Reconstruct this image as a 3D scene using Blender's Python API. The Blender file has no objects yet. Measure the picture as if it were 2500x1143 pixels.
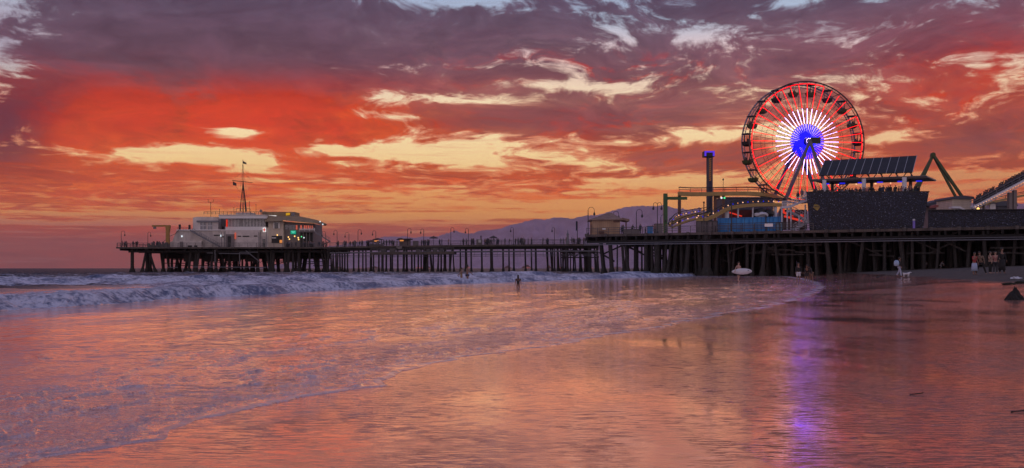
import bpy, bmesh, math, random
import numpy as np
from mathutils import Vector, Matrix

random.seed(7)
SC = bpy.context.scene
COL = SC.collection
PI = math.pi
F = 2500.0          # focal length in photograph pixels
H = 1.3             # eye height above the water
HOR = 655.0         # photograph row of the horizon

# ---------------------------------------------------------------- camera
cam_d = bpy.data.cameras.new("camera")
cam = bpy.data.objects.new("camera", cam_d)
COL.objects.link(cam)
cam.location = (0, 0, H)
cam.rotation_euler = (math.radians(90), 0, 0)
cam_d.sensor_width = 36.0
cam_d.lens = 36.0
cam_d.shift_y = (HOR - 571.5) / 2500.0
cam_d.clip_start = 0.1
cam_d.clip_end = 60000
SC.camera = cam
SC.render.engine = 'CYCLES'
SC.view_settings.view_transform = 'Standard'
SC.view_settings.look = 'None'
SC.view_settings.exposure = 0.0
SC.view_settings.gamma = 1.0
SC.cycles.use_denoising = True
SC.cycles.max_bounces = 6
SC.cycles.diffuse_bounces = 2
SC.cycles.glossy_bounces = 4
SC.cycles.volume_bounces = 0
SC.cycles.sample_clamp_indirect = 4.0


def lin(c):
    return tuple(((v / 255.0) / 12.92 if v / 255.0 <= 0.04045 else ((v / 255.0 + 0.055) / 1.055) ** 2.4) for v in c)


# ---------------------------------------------------------------- node expressions
class Nd:
    """builds shader node expressions"""
    def __init__(self, nt):
        self.nt = nt

    def new(self, t):
        return self.nt.nodes.new(t)

    def put(self, sock, v):
        if isinstance(v, S):
            self.nt.links.new(v.s, sock)
        elif isinstance(v, (tuple, list)):
            v = tuple(v)
            n = len(sock.default_value)
            sock.default_value = v + (1.0,) * (n - len(v)) if n > len(v) else v[:n]
        else:
            sock.default_value = v

    def m(self, op, a, b=None, c=None, clamp=False):
        n = self.new('ShaderNodeMath'); n.operation = op; n.use_clamp = clamp
        self.put(n.inputs[0], a)
        if b is not None: self.put(n.inputs[1], b)
        if c is not None: self.put(n.inputs[2], c)
        return S(self, n.outputs[0])

    def ss(self, v, a, b, lo=0.0, hi=1.0):
        n = self.new('ShaderNodeMapRange'); n.interpolation_type = 'SMOOTHSTEP'
        self.put(n.inputs[0], v); self.put(n.inputs[1], a); self.put(n.inputs[2], b)
        self.put(n.inputs[3], lo); self.put(n.inputs[4], hi)
        return S(self, n.outputs[0])

    def xyz(self, x, y, z=0.0):
        n = self.new('ShaderNodeCombineXYZ')
        self.put(n.inputs[0], x); self.put(n.inputs[1], y); self.put(n.inputs[2], z)
        return S(self, n.outputs[0])

    def sep(self, v):
        n = self.new('ShaderNodeSeparateXYZ'); self.put(n.inputs[0], v)
        return [S(self, o) for o in n.outputs]

    def noise(self, vec, scale, detail=4.0, rough=0.5, lac=2.0, dist=0.0):
        n = self.new('ShaderNodeTexNoise')
        self.put(n.inputs['Vector'], vec); self.put(n.inputs['Scale'], scale)
        self.put(n.inputs['Detail'], detail); self.put(n.inputs['Roughness'], rough)
        self.put(n.inputs['Lacunarity'], lac); self.put(n.inputs['Distortion'], dist)
        return S(self, n.outputs['Fac'])

    def mix(self, f, a, b, mode='MIX'):
        n = self.new('ShaderNodeMix'); n.data_type = 'RGBA'; n.blend_type = mode
        self.put(n.inputs[0], f); self.put(n.inputs[6], a); self.put(n.inputs[7], b)
        return S(self, n.outputs[2])

    def ramp(self, v, stops):
        n = self.new('ShaderNodeValToRGB')
        cr = n.color_ramp
        while len(cr.elements) < len(stops): cr.elements.new(0.5)
        stops = sorted(stops)
        for e, (p, c) in zip(cr.elements, stops):
            e.position = p; e.color = tuple(c) + (1.0,)
        self.put(n.inputs[0], v)
        return S(self, n.outputs[0])


class S:
    def __init__(self, N, s): self.N, self.s = N, s
    def __add__(self, o): return self.N.m('ADD', self, o)
    def __radd__(self, o): return self.N.m('ADD', o, self)
    def __sub__(self, o): return self.N.m('SUBTRACT', self, o)
    def __rsub__(self, o): return self.N.m('SUBTRACT', o, self)
    def __mul__(self, o): return self.N.m('MULTIPLY', self, o)
    def __rmul__(self, o): return self.N.m('MULTIPLY', o, self)
    def __truediv__(self, o): return self.N.m('DIVIDE', self, o)


# ---------------------------------------------------------------- sky (world)
def build_world():
    w = bpy.data.worlds.new("World"); SC.world = w; w.use_nodes = True
    nt = w.node_tree; nt.nodes.clear(); N = Nd(nt)
    tc = N.new('ShaderNodeTexCoord')
    dx, dy, dz = N.sep(S(N, tc.outputs['Generated']))
    az = N.m('ARCTAN2', dx, dy)
    hyp = N.m('SQRT', dx * dx + dy * dy)
    el = N.m('MAXIMUM', N.m('ARCTAN2', dz, hyp), 0.0)
    lel = N.m('LOGARITHM', el + 0.035, math.e)
    vl = lel * 0.50 + el * 0.6

    # cloud texture space: flattened towards the horizon
    q = N.xyz(az * 5.0, lel * 3.2, 0.0)
    wv = N.noise(q, 1.1, 3, 0.5) - 0.5
    wv2 = N.noise(N.xyz(az * 5.0 + 17.3, lel * 3.2, 3.1), 1.1, 3, 0.5) - 0.5
    rag = N.noise(N.xyz(az * 5.0 + 4.0, lel * 3.0, 8.0), 5.5, 6, 0.62) - 0.5
    qw = N.xyz(az * 5.6 + wv * 1.3, vl * 4.2 + wv2 * 0.9, 1.7)
    n1 = N.noise(qw, 2.9, 10, 0.64)
    st = N.noise(N.xyz(az * 3.0 + wv2 * 0.4, lel * 9.0 + wv * 0.5, 5.0), 2.6, 7, 0.6)      # long streaks
    # lower edge light: cloud density here against density a little above
    n1b = N.noise(N.xyz(az * 5.6 + wv * 1.3, vl * 4.2 + wv2 * 0.9 + 0.07, 1.7), 2.9, 7, 0.64)
    # warped sky position in photograph-like pixels (angles)
    U = az * 2500.0 + wv * 150.0 + rag * 26.0
    V = el * 2500.0 + wv2 * 46.0 + rag * 15.0

    def ang(px, py):
        a = math.atan((px - 1250) / F)
        e = math.atan((HOR - py) / F * math.cos(a))
        return a * 2500.0, e * 2500.0

    def blob(px, py, rx, ry, amp=1.0):
        a, e = ang(px, py)
        x = (U - a) / float(rx); y = (V - e) / float(ry)
        g = N.m('EXPONENT', (x * x + y * y) * -1.0)
        return g * amp if amp != 1.0 else g

    Vs = N.m('DIVIDE', V, 700.0, clamp=True)
    def p(y): return (HOR - y) / 700.0
    clear = N.ramp(Vs, [(p(652), lin((196, 132, 146))), (p(615), lin((205, 118, 112))), (p(575), lin((224, 130, 88))),
                        (p(535), lin((250, 168, 76))), (p(470), lin((246, 168, 88))), (p(400), lin((253, 214, 146))),
                        (p(310), lin((252, 228, 178))), (p(240), lin((240, 216, 178))), (p(150), lin((222, 190, 186))),
                        (p(60), lin((168, 184, 204))), (p(0), lin((150, 165, 195)))])
    cloud = N.ramp(Vs, [(p(652), lin((200, 96, 92))), (p(600), lin((204, 88, 66))), (p(540), lin((206, 92, 66))),
                        (p(470), lin((196, 70, 48))), (p(390), lin((176, 66, 52))), (p(300), lin((150, 66, 62))),
                        (p(200), lin((100, 62, 76))), (p(110), lin((72, 56, 74))), (p(0), lin((66, 55, 76)))])
    hot = N.ramp(Vs, [(p(650), lin((225, 120, 90))), (p(540), lin((255, 150, 60))), (p(450), lin((238, 92, 40))),
                      (p(330), lin((216, 46, 34))), (p(200), lin((228, 66, 56))), (p(60), lin((190, 60, 70)))])
    # lower side colours
    for (px, py, rx, ry, c, a) in [
        (420, 320, 460, 85, (226, 62, 34), 1.0), (760, 300, 260, 80, (208, 56, 36), 0.85), (300, 450, 560, 80, (212, 66, 40), 0.95),
        (700, 370, 110, 70, (212, 66, 48), 0.6), (20, 300, 95, 95, (92, 46, 60), 0.9), (500, 110, 700, 100, (74, 55, 74), 0.85),
        (2460, 200, 300, 110, (172, 46, 50), 0.85), (2200, 250, 240, 50, (160, 66, 70), 0.6), (2400, 340, 170, 60, (118, 58, 66), 0.85),
        (1420, 300, 260, 50, (122, 64, 74), 0.85), (1300, 180, 340, 50, (118, 64, 78), 0.7), (1700, 240, 260, 60, (136, 74, 82), 0.8), (1150, 90, 520, 80, (80, 56, 74), 0.85), (1850, 120, 260, 70, (104, 66, 82), 0.7), (1100, 210, 220, 24, (150, 70, 74), 0.6), (2250, 450, 330, 60, (176, 88, 70), 0.7),
        (1120, 560, 420, 34, (192, 94, 80), 0.9), (300, 600, 400, 50, (198, 86, 72), 0.9), (1550, 390, 300, 34, (160, 76, 76), 0.8),
        (1800, 420, 260, 40, (164, 84, 80), 0.7), (2300, 60, 300, 60, (104, 56, 72), 0.8)]:
        cloud = N.mix(blob(px, py, rx, ry, a), cloud, lin(c))
    for (px, py, rx, ry, c, a) in [
        (250, 600, 480, 60, (190, 88, 88), 0.9), (2250, 430, 330, 90, (212, 132, 76), 0.8), (2050, 300, 180, 60, (236, 176, 132), 0.5),
        (900, 180, 150, 50, (196, 150, 158), 0.7), (20, 100, 160, 120, (140, 142, 166), 0.8), (1450, 650, 500, 40, (192, 150, 172), 0.9), (1000, 620, 300, 30, (206, 140, 150), 0.5)]:
        clear = N.mix(blob(px, py, rx, ry, a), clear, lin(c))

    # coverage
    base = N.ramp(Vs, [(p(655), (0.95,) * 3), (p(570), (0.85,) * 3), (p(535), (0.56,) * 3), (p(490), (0.50,) * 3),
                       (p(430), (0.74,) * 3), (p(385), (0.66,) * 3), (p(300), (0.72,) * 3), (p(220), (0.80,) * 3),
                       (p(120), (0.85,) * 3), (p(0), (0.82,) * 3)])
    cov = N.sep(base)[0]
    for (px, py, rx, ry, a) in [
        (-30, 110, 120, 80, -1.35), (40, 10, 200, 30, -0.40), (480, 130, 500, 120, 0.8), (450, 200, 560, 110, 0.4), (350, 300, 420, 80, 0.45),
        (566, 320, 62, 13, -1.15), (480, 378, 180, 20, -1.45), (620, 392, 70, 20, -0.8), (690, 340, 60, 62, 0.6), (640, 437, 90, 6, -0.8),
        (1060, 372, 270, 28, -0.95), (1650, 378, 230, 26, 0.5), (2300, 335, 270, 40, 0.5), (1620, 290, 160, 12, 0.3), (1000, 252, 150, 18, -0.75), (1200, 245, 130, 16, -0.6), (900, 322, 150, 22, 0.25),
        (1000, 290, 220, 9, -0.5), (1180, 330, 120, 16, -0.5), (1390, 292, 210, 32, 0.75), (1340, 290, 230, 28, 0.7), (1240, 300, 60, 16, 0.5), (1640, 385, 180, 24, 0.4), (870, 345, 40, 8, 0.8), (830, 383, 70, 6, 0.8), (1040, 395, 60, 5, 0.6), (1440, 210, 170, 12, -0.75), (1510, 62, 50, 40, -0.75),
        (1690, 85, 90, 30, -0.8), (1100, 2, 170, 16, -0.8), (1930, 5, 90, 14, -0.6), (1760, 337, 180, 17, -1.0), (1430, 395, 120, 26, -0.5),
        (850, 178, 110, 30, -0.55), (1000, 190, 70, 34, -0.35), (1660, 165, 40, 40, -0.35), (2190, 330, 100, 12, -0.9), (2060, 190, 90, 22, -0.4),
        (1960, 330, 60, 60, -0.5), (2130, 428, 420, 30, -0.5), (1560, 440, 260, 18, -0.45), (200, 470, 520, 60, 0.35),
        (840, 528, 700, 8, -1.3), (220, 546, 360, 6, -1.4), (1600, 503, 330, 18, -1.0), (1150, 590, 260, 7, -0.9), (1000, 478, 500, 26, -0.25)]:
        cov = cov + blob(px, py, rx, ry, a * (0.92 if a < 0 else 0.85))
    low = N.ss(V, 110.0, 300.0)                      # streaks low down, lumps higher up
    tex = (n1 * low) + st * (1.0 - low)
    puff = N.noise(N.xyz(az * 5.0 + wv * 1.1, vl * 5.0 + wv2 * 0.7, 3.3), 11.0, 6, 0.62) - 0.5
    dens = (tex - 0.5) * 4.6 + (rag * 1.8) + puff * 2.0 + (cov - 0.5) * 1.7 - 0.14
    mask = N.ss(dens, -0.62, 0.30)
    # brightest just beside the clouds, thin wisps inside the gaps
    wisp = N.ss(N.noise(N.xyz(az * 3.2 + wv * 0.5, lel * 13.0, 11.0), 4.0, 7, 0.65), 0.50, 0.72)
    gap = N.mix(wisp * 0.55, clear, N.mix(0.45, clear, cloud))
    thick = N.ss(dens, 0.1, 1.6)
    body = N.mix(thick * 0.35, N.mix(0.08, cloud, clear), cloud)
    body = N.mix(thick * N.ss(V, 120.0, 330.0) * 0.30, body, lin((70, 52, 70)))
    shade = N.noise(qw, 5.0, 8, 0.66)
    sh2 = N.noise(N.xyz(az * 5.0 + wv * 1.1, vl * 4.2 + wv2 * 0.7, 6.6), 2.4, 5, 0.55)
    sv = (shade - 0.5) * 2.0 + (sh2 - 0.5) * 1.6
    body = N.mix(1.0, body, N.ramp(sv * 0.5 + 0.5, [(0.15, (0.60, 0.58, 0.62)), (0.5, (0.98, 0.98, 0.98)), (0.85, (1.42, 1.34, 1.34))]), 'MULTIPLY')
    # falling rain lit red: soft upright streaks
    vs_ = N.noise(N.xyz(az * 14.0 + wv2 * 4.0 + el * 6.0 + rag * 1.5, el * 5.0 + wv, 2.0), 1.3, 6, 0.62)
    rainf = blob(420, 290, 480, 80, 1.0) + blob(720, 350, 160, 70, 0.9) + blob(1390, 350, 110, 50, 0.7) + blob(2400, 190, 220, 110, 0.4)
    body = N.mix(N.m('MULTIPLY', rainf * N.ss(vs_, 0.30, 0.66), 0.70, clamp=True), body, hot)
    under = N.ss((n1b - n1) * 1.0, 0.0, 0.16) * N.ss(V, 60.0, 160.0) + N.ss(st, 0.50, 0.66) * N.ss(V, 330.0, 130.0) * 0.85
    redfield = blob(1480, 175, 330, 45, 0.45) + blob(500, 370, 700, 100, 0.55) + blob(2350, 230, 300, 100, 0.28) + blob(1100, 470, 1000, 60, 0.95) + blob(1500, 320, 300, 60, 0.3)
    body = N.mix(N.m('MULTIPLY', under * redfield, 1.25, clamp=True), body, hot)
    body = N.mix(blob(10, 290, 110, 110, 0.85), body, lin((84, 44, 58)))
    edge = mask * (1.0 - mask) * 4.0
    bw = N.new('ShaderNodeHueSaturation'); N.put(bw.inputs['Color'], body); bw.inputs['Saturation'].default_value = 1.12; bw.inputs['Hue'].default_value = 0.506
    col = N.mix(mask, gap, S(N, bw.outputs[0]))
    col = N.mix(edge * N.ss(V, 470.0, 300.0) * 0.35, col, hot)
    # above the frame: dusk blue overhead, lavender grey behind the viewer
    up = N.ss(el, 0.265, 0.50)
    zen = N.ramp(N.m('DIVIDE', el, 1.5708, clamp=True), [(0.0, lin((66, 44, 58))), (0.24, lin((60, 46, 64))), (0.36, lin((84, 80, 116))), (0.5, lin((122, 134, 182))), (1.0, lin((130, 146, 198)))])
    zen = N.mix(N.ss(N.noise(N.xyz(dx * 2.0, dy * 2.0, dz * 3.0), 1.6, 5, 0.55), 0.42, 0.62) * 0.5, zen, lin((112, 92, 116)))
    col = N.mix(up, col, zen)
    back = N.ss(N.m('ABSOLUTE', az), 0.75, 1.35)
    rear = N.mix(N.ss(el, 0.25, 0.85), lin((206, 184, 192)), zen)
    col = N.mix(back, col, rear)
    # a share of physical dusk sky
    sky = N.new('ShaderNodeTexSky'); sky.sky_type = 'NISHITA'; sky.sun_disc = False
    sky.sun_elevation = math.radians(2.0); sky.sun_rotation = math.radians(-5.0)
    phys = N.mix(1.0, S(N, sky.outputs[0]), (0.05, 0.05, 0.05), 'MULTIPLY')
    col = N.mix(up * 0.25, col, phys)
    bg = N.new('ShaderNodeBackground'); N.put(bg.inputs[0], col); bg.inputs[1].default_value = 1.25
    out = N.new('ShaderNodeOutputWorld'); nt.links.new(bg.outputs[0], out.inputs[0])


build_world()
sun_d = bpy.data.lights.new("sun", 'SUN')
sun_d.energy = 0.10; sun_d.angle = math.radians(40); sun_d.color = (1.0, 0.62, 0.40)
sun = bpy.data.objects.new("sun", sun_d); COL.objects.link(sun)
_sd = Vector((math.sin(math.radians(-5)), math.cos(math.radians(-5)), math.tan(math.radians(9.0))))
sun.rotation_euler = _sd.to_track_quat('Z', 'Y').to_euler()


# ---------------------------------------------------------------- helpers: tags, points
def tag(o, label=None, cat=None, group=None, kind=None):
    if label: o['label'] = label
    if cat: o['category'] = cat
    if group: o['group'] = group
    if kind: o['kind'] = kind
    return o


def at(px, py, Y):
    """the point that stands at depth Y on the line of sight of a photograph pixel"""
    return Vector(((px - 1250.0) / F * Y, Y, H + (HOR - py) / F * Y))


def mat(name):
    m = bpy.data.materials.new(name); m.use_nodes = True
    nt = m.node_tree; nt.nodes.clear(); N = Nd(nt)
    out = N.new('ShaderNodeOutputMaterial')
    return m, nt, N, out


def principled(N, **kw):
    b = N.new('ShaderNodeBsdfPrincipled')
    for k, v in kw.items():
        N.put(b.inputs[k.replace('_', ' ')], v)
    return b


def simple(name, col, rough=0.7, var=0.25, scale=3.0, metal=0.0, bump=0.0, streak=None, spec=0.5):
    m, nt, N, out = mat(name)
    tc = N.new('ShaderNodeTexCoord'); v = S(N, tc.outputs['Object'])
    if streak:
        mp = N.new('ShaderNodeMapping'); N.put(mp.inputs[0], v); mp.inputs[3].default_value = streak
        v = S(N, mp.outputs[0])
    n = N.noise(v, scale, 6, 0.6)
    c = lin(col) if max(col) > 1 else col
    dark = tuple(x * (1 - var) for x in c); light = tuple(min(1, x * (1 + var)) for x in c)
    colr = N.ramp(n, [(0.3, dark), (0.7, light)])
    b = principled(N, Base_Color=colr, Roughness=rough, Metallic=metal)
    b.inputs['Specular IOR Level'].default_value = spec
    if bump:
        bp = N.new('ShaderNodeBump'); bp.inputs['Strength'].default_value = bump
        bp.inputs['Distance'].default_value = 0.05
        N.put(bp.inputs['Height'], n); nt.links.new(bp.outputs[0], b.inputs['Normal'])
    nt.links.new(b.outputs[0], out.inputs[0])
    return m


def emit(name, col, strength):
    m, nt, N, out = mat(name)
    e = N.new('ShaderNodeEmission'); N.put(e.inputs[0], lin(col) if max(col) > 1 else col); e.inputs[1].default_value = strength
    nt.links.new(e.outputs[0], out.inputs[0])
    return m


# ---------------------------------------------------------------- numpy noise
_rng = np.random.default_rng(3)
_PERM = _rng.permutation(4096)
_VAL = _rng.random(4096)


def vnoise(x, y, seed=0):
    xi = np.floor(x).astype(np.int64); yi = np.floor(y).astype(np.int64)
    fx = x - xi; fy = y - yi
    fx = fx * fx * (3 - 2 * fx); fy = fy * fy * (3 - 2 * fy)
    def h(a, b): return _VAL[_PERM[(_PERM[(a + seed * 131) & 4095] + b) & 4095]]
    return (h(xi, yi) * (1 - fx) + h(xi + 1, yi) * fx) * (1 - fy) + (h(xi, yi + 1) * (1 - fx) + h(xi + 1, yi + 1) * fx) * fy


def fbm(x, y, o=4, seed=0, g=0.5):
    s = 0; a = 1; t = 0
    for k in range(o):
        s = s + a * vnoise(x * 2 ** k + 13.7 * k, y * 2 ** k + 7.1 * k, seed + k); t += a; a *= g
    return s / t


def sstep(a, b, x):
    t = np.clip((x - a) / (b - a), 0, 1); return t * t * (3 - 2 * t)


def grid_mesh(name, X, Y, Z, keep=None, attrs=None):
    R, C = X.shape
    idx = np.arange(R * C).reshape(R, C)
    f = np.stack([idx[:-1, :-1], idx[:-1, 1:], idx[1:, 1:], idx[1:, :-1]], -1).reshape(-1, 4)
    if keep is not None:
        k = keep.reshape(-1)[f].any(1); f = f[k]
    used = np.zeros(R * C, bool); used[f.reshape(-1)] = True
    remap = np.cumsum(used) - 1
    f = remap[f]
    co = np.stack([X.ravel(), Y.ravel(), Z.ravel()], -1)[used].astype(np.float32)
    me = bpy.data.meshes.new(name)
    me.vertices.add(len(co)); me.vertices.foreach_set('co', co.ravel())
    me.loops.add(f.size); me.loops.foreach_set('vertex_index', f.ravel().astype(np.int32))
    me.polygons.add(len(f)); me.polygons.foreach_set('loop_start', np.arange(0, f.size, 4, dtype=np.int32))
    me.update(calc_edges=True)
    me.shade_smooth()
    for nm, a in (attrs or {}).items():
        at_ = me.attributes.new(nm, 'FLOAT', 'POINT'); at_.data.foreach_set('value', a.ravel()[used].astype(np.float32))
    o = bpy.data.objects.new(name, me); COL.objects.link(o)
    return o


def px2w(pts):
    """photograph pixels on the water plane -> (Y, X) arrays sorted by Y"""
    Y = np.array([H * F / (y - HOR) for _, y in pts]); X = np.array([(x - 1250) / F * H * F / (y - HOR) for x, y in pts])
    o = np.argsort(Y); return Y[o], X[o]


SWASH = px2w([(-250, 1240), (40, 1140), (110, 1115), (230, 1096), (330, 1082), (398, 1074), (410, 1050), (490, 1026), (620, 998), (720, 972),
              (830, 956), (930, 942), (958, 928), (985, 905), (1130, 873), (1250, 856), (1375, 841), (1400, 832),
              (1600, 800), (1750, 771), (1900, 745), (1978, 722), (2008, 709), (2018, 700), (2005, 691), (1975, 681.5), (1910, 672)])
BORE = px2w([(-700, 900), (-300, 815), (0, 766), (250, 746), (620, 723), (1000, 698), (1265, 689), (1500, 680), (1700, 674), (1900, 669)])


def lineX(L, Y):
    Yc, Xc = L
    s0 = (Xc[1] - Xc[0]) / (Yc[1] - Yc[0]); s1 = (Xc[-1] - Xc[-2]) / (Yc[-1] - Yc[-2])
    r = np.interp(Y, Yc, Xc)
    r = np.where(Y < Yc[0], Xc[0] + (Y - Yc[0]) * s0, r)
    return np.where(Y > Yc[-1], Xc[-1] + (Y - Yc[-1]) * s1 * 1.0, r)


def wiggle(Y):
    return (fbm(Y * 1.6, Y * 0 + 3.3, 4, 5) - 0.5) * 0.45 * np.clip(Y / 12, 0.25, 2.0)


def sand_height(X, Y):
    xs = lineX(SWASH, Y)
    sd = np.maximum(X - np.maximum(17.0 - 0.3 * np.maximum(40 - Y, 0) * 0, xs), 0)
    up = 0.07 * np.maximum(sd - 1.0 * (1 - np.exp(-sd)), 0)
    up = 2.7 * (1 - np.exp(-up / 2.7 * 1.12))
    up = up + np.minimum(sd * 0.02, .16) * (fbm(X * 0.6, Y * 0.3, 4, 9) - 0.4)
    dn = np.maximum(np.where(xs - X > 0, -0.02 * (xs - X), 0.0), -1.8)
    rip = (fbm(X * 1.3, Y * 0.6, 3, 21) - 0.5) * 0.012
    return up + dn + rip


def ground(x, y):
    return float(sand_height(np.array([float(x)]), np.array([float(y)]))[0])


def foot(px, py, lo=8.0, hi=200.0):
    """where the line of sight through a photograph pixel meets the beach (or the water's surface)"""
    y = lo
    while y < hi:
        x = (px - 1250) / F * y
        if H + (HOR - py) / F * y <= max(ground(x, y), 0.0): break
        y += 0.25
    return Vector(((px - 1250) / F * y, y, max(ground((px - 1250) / F * y, y), 0.0)))


def build_sand():
    u = np.concatenate([np.linspace(-4, -0.72, 10)[:-1], np.linspace(-0.72, 0.72, 420), np.linspace(0.72, 4, 12)[1:]])
    Yr = np.concatenate([np.geomspace(0.8, 420, 520), np.geomspace(430, 14000, 30)])
    U, Y = np.meshgrid(u, Yr); X = U * Y
    Z = sand_height(X, Y)
    Z = np.where(Y > 420, np.minimum(Z, 2.0), Z)
    o = grid_mesh('sand', X, Y, Z, attrs={'dry': sstep(0.36, 0.78, Z + (fbm(X * .4, Y * .2, 3, 4) - .5) * 0.12)})
    tag(o, 'wet reflective beach sand rising to dry sand', kind='structure'); return o


def build_sea():
    u = np.linspace(-0.80, 0.72, 1000)
    Yr = np.concatenate([np.geomspace(4.6, 420, 1250), np.geomspace(424, 40000, 90)])
    U, Y = np.meshgrid(u, Yr); X = U * Y
    s = lineX(SWASH, Y) + wiggle(Y) - X                       # + : water
    b = lineX(BORE, Y) + (fbm(Y * 0.22, Y * 0 + 1.1, 4, 8) - 0.5) * 2.2 - X     # + : behind the front of the breaker
    near = sstep(600, 250, Y)
    # swash lip
    z = 0.012 * (1 - np.exp(-np.maximum(s, 0) / (0.011 * Y + .01))) + 0.004 * np.exp(-((s - 0.009 * Y) / (0.006 * Y)) ** 2)
    z = z + 0.012 * sstep(0, 1.2, s)
    # small broken wavelets in the sheet of water, running along the shore
    wx = X + 0.9 * (fbm(X * 0.5, Y * 0.25, 3, 31) - .5) * 4
    # two wave fronts inside the sheet
    kY = np.clip(Y / 16, 0.5, 2.4)
    chop = np.zeros_like(X)
    for off, amp, wd in ((0.5, 0.010, 0.04), (0.8, 0.016, 0.05), (1.05, 0.018, 0.05), (1.35, 0.026, 0.07), (1.6, 0.020, 0.06), (1.95, 0.028, 0.08), (2.4, 0.030, 0.09), (2.9, 0.022, 0.08),
                         (3.5, 0.026, 0.11), (4.2, 0.020, 0.10), (5.0, 0.02, 0.14), (6.0, 0.016, 0.14)):
        o_ = off * kY + (fbm(Y * 0.5 / kY, Y * 0 + off, 3, 12) - 0.5) * 1.6 * kY + (fbm(Y * 2.2, X * 0.8 + off, 4, 13) - 0.5) * 0.8 * kY + (fbm(Y * 6, X * 5 + off, 2, 19) - 0.5) * 0.12 * kY
        d = (s - o_) / kY
        brk = sstep(0.40, 0.66, fbm((X + 0.37 * Y) * 1.7 / kY + 5, (Y * 0.8 - X * 0.5) / kY, 5, 14 + int(off * 3), 0.6))
        z = z + amp * .80 * brk * np.where(d < 0, np.exp(-(d / (wd * .32)) ** 2), np.exp(-(d / (wd * 1.3)) ** 2))
        chop = np.maximum(chop, brk * np.exp(-(d / 0.35) ** 2))
    z = z + chop * 0.026 * (fbm(X * 5.0, Y * 7.0, 3, 15) - 0.45)
    fade = sstep(0.2, 1.5, s)
    z = z + fade * 0.020 * (fbm(X * 2.2, Y * 1.1, 4, 2) - 0.5) + fade * 0.05 * (fbm(X * .6, Y * .22, 3, 41) - 0.5)
    # the breaker: steep front, foam trough, second swell
    hb = (0.40 + 0.22 * (fbm(Y * 0.10, Y * 0 + 4, 3, 6) - .5)) * sstep(330, 120, Y) * sstep(10, 26, Y)
    front = sstep(0.0, 1.0, b) * (0.50 + 0.50 * np.exp(-np.maximum(b - 1.2, 0) / 4.0))
    z = z + hb * front
    lump = (fbm(X * 1.3, Y * 0.8, 4, 61) - 0.5)
    z = z + lump * 0.24 * sstep(0.0, 0.8, b) * np.exp(-np.maximum(b, 0) / 9) * sstep(330, 120, Y)
    for off, amp, wd, sd in ((5.5, 0.30, 0.9, 1), (10.5, 0.62, 1.3, 2), (17, 0.55, 1.8, 3), (25, 0.4, 2.4, 4), (36, 0.4, 3, 5), (50, 0.35, 3.5, 6), (66, .35, 4, 7)):
        o_ = off + (fbm(Y * 0.05, Y * 0 + off, 3, 70 + sd) - 0.5) * 5
        d = b - o_
        a = amp * sstep(0.36, 0.66, fbm(Y * 0.035 + off, X * 0.03, 3, 80 + sd)) * sstep(420, 200, Y)
        z = z + a * np.where(d < 0, np.exp(-(d / wd) ** 2), np.exp(-(d / (wd * 2.0)) ** 2))
    off_ = sstep(2.0, 30.0, b)
    z = z + off_ * near * (0.75 * (fbm(X * .34, Y * .22, 4, 91) - 0.5) + 0.34 * (fbm(X * 1.2, Y * .8, 3, 93) - .5))
    z = np.where(Y > 600, z * 0.2 + 0.1 * 0, z)
    z = np.where(s < 0, -0.03 + s * 0.05, z + np.minimum(sand_height(X, Y), 0) * 0)
    # foam
    n = fbm(X * 0.55, Y * 0.30, 5, 101, 0.6)
    behind = sstep(-0.25, 0.25, b)
    foam = behind * np.clip(0.92 * np.exp(-np.maximum(b - 2.0, 0) / 9.0), 0, 0.80) * sstep(420, 250, Y) + behind * 0.35 * sstep(50, 110, Y) * np.exp(-np.maximum(b - 2, 0) / 25) * sstep(420, 250, Y)
    for off, sd in ((5.5, 1), (10.5, 2), (17, 3), (25, 4)):
        o_ = off + (fbm(Y * 0.05, Y * 0 + off, 3, 70 + sd) - 0.5) * 5
        foam = foam + 0.55 * np.exp(-((b - o_ + 1.2) / 1.6) ** 2) * sstep(0.45, 0.6, fbm(Y * 0.035 + off, X * 0.03, 3, 80 + sd)) * sstep(400, 200, Y)
    # foam patches drifting in the sheet; more at the left and close to the edges
    sheet = 0.30 * sstep(6, 0.5, s) * sstep(0, .1, s) + 0.26 * np.exp(-((X + 5.5) / 4) ** 2) * sstep(26, 10, Y)
    sheet = sheet + (0.25 + 0.40 * sstep(.35, .6, fbm(X * 3, Y * 1.6, 4, 55))) * np.exp(-((s - 0.005 * Y) / (0.0055 * Y)) ** 2) + chop * 0.16 * (s > 0)
    farsheet = 0.55 * sstep(40, 75, Y) * sstep(-1, 6, s) * sstep(26, 5, np.maximum(-b, 0)) * sstep(300, 150, Y)
    foam = np.clip(foam + sheet * (b < 0.3) + farsheet, 0, 1.2)
    chopa = np.clip(np.exp(-(s / (3.2 * kY)) ** 2) * sstep(0.03, 0.3, s) * (0.35 + sstep(.4, .6, fbm(X * .6, Y * .3, 3, 201))) + 0.8 * sstep(-1.5, -6, X) * sstep(20, 8, Y), 0, 1.3)
    o = grid_mesh('sea', X, Y, z, keep=(s > -0.6), attrs={'foam': foam, 'deep': sstep(3, 16, b), 'chop': chopa, 'sheet': sstep(-0.3, -1.2, b)})
    tag(o, 'sea water with breakers and a thin sheet running up the beach', kind='structure')
    return o


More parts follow.
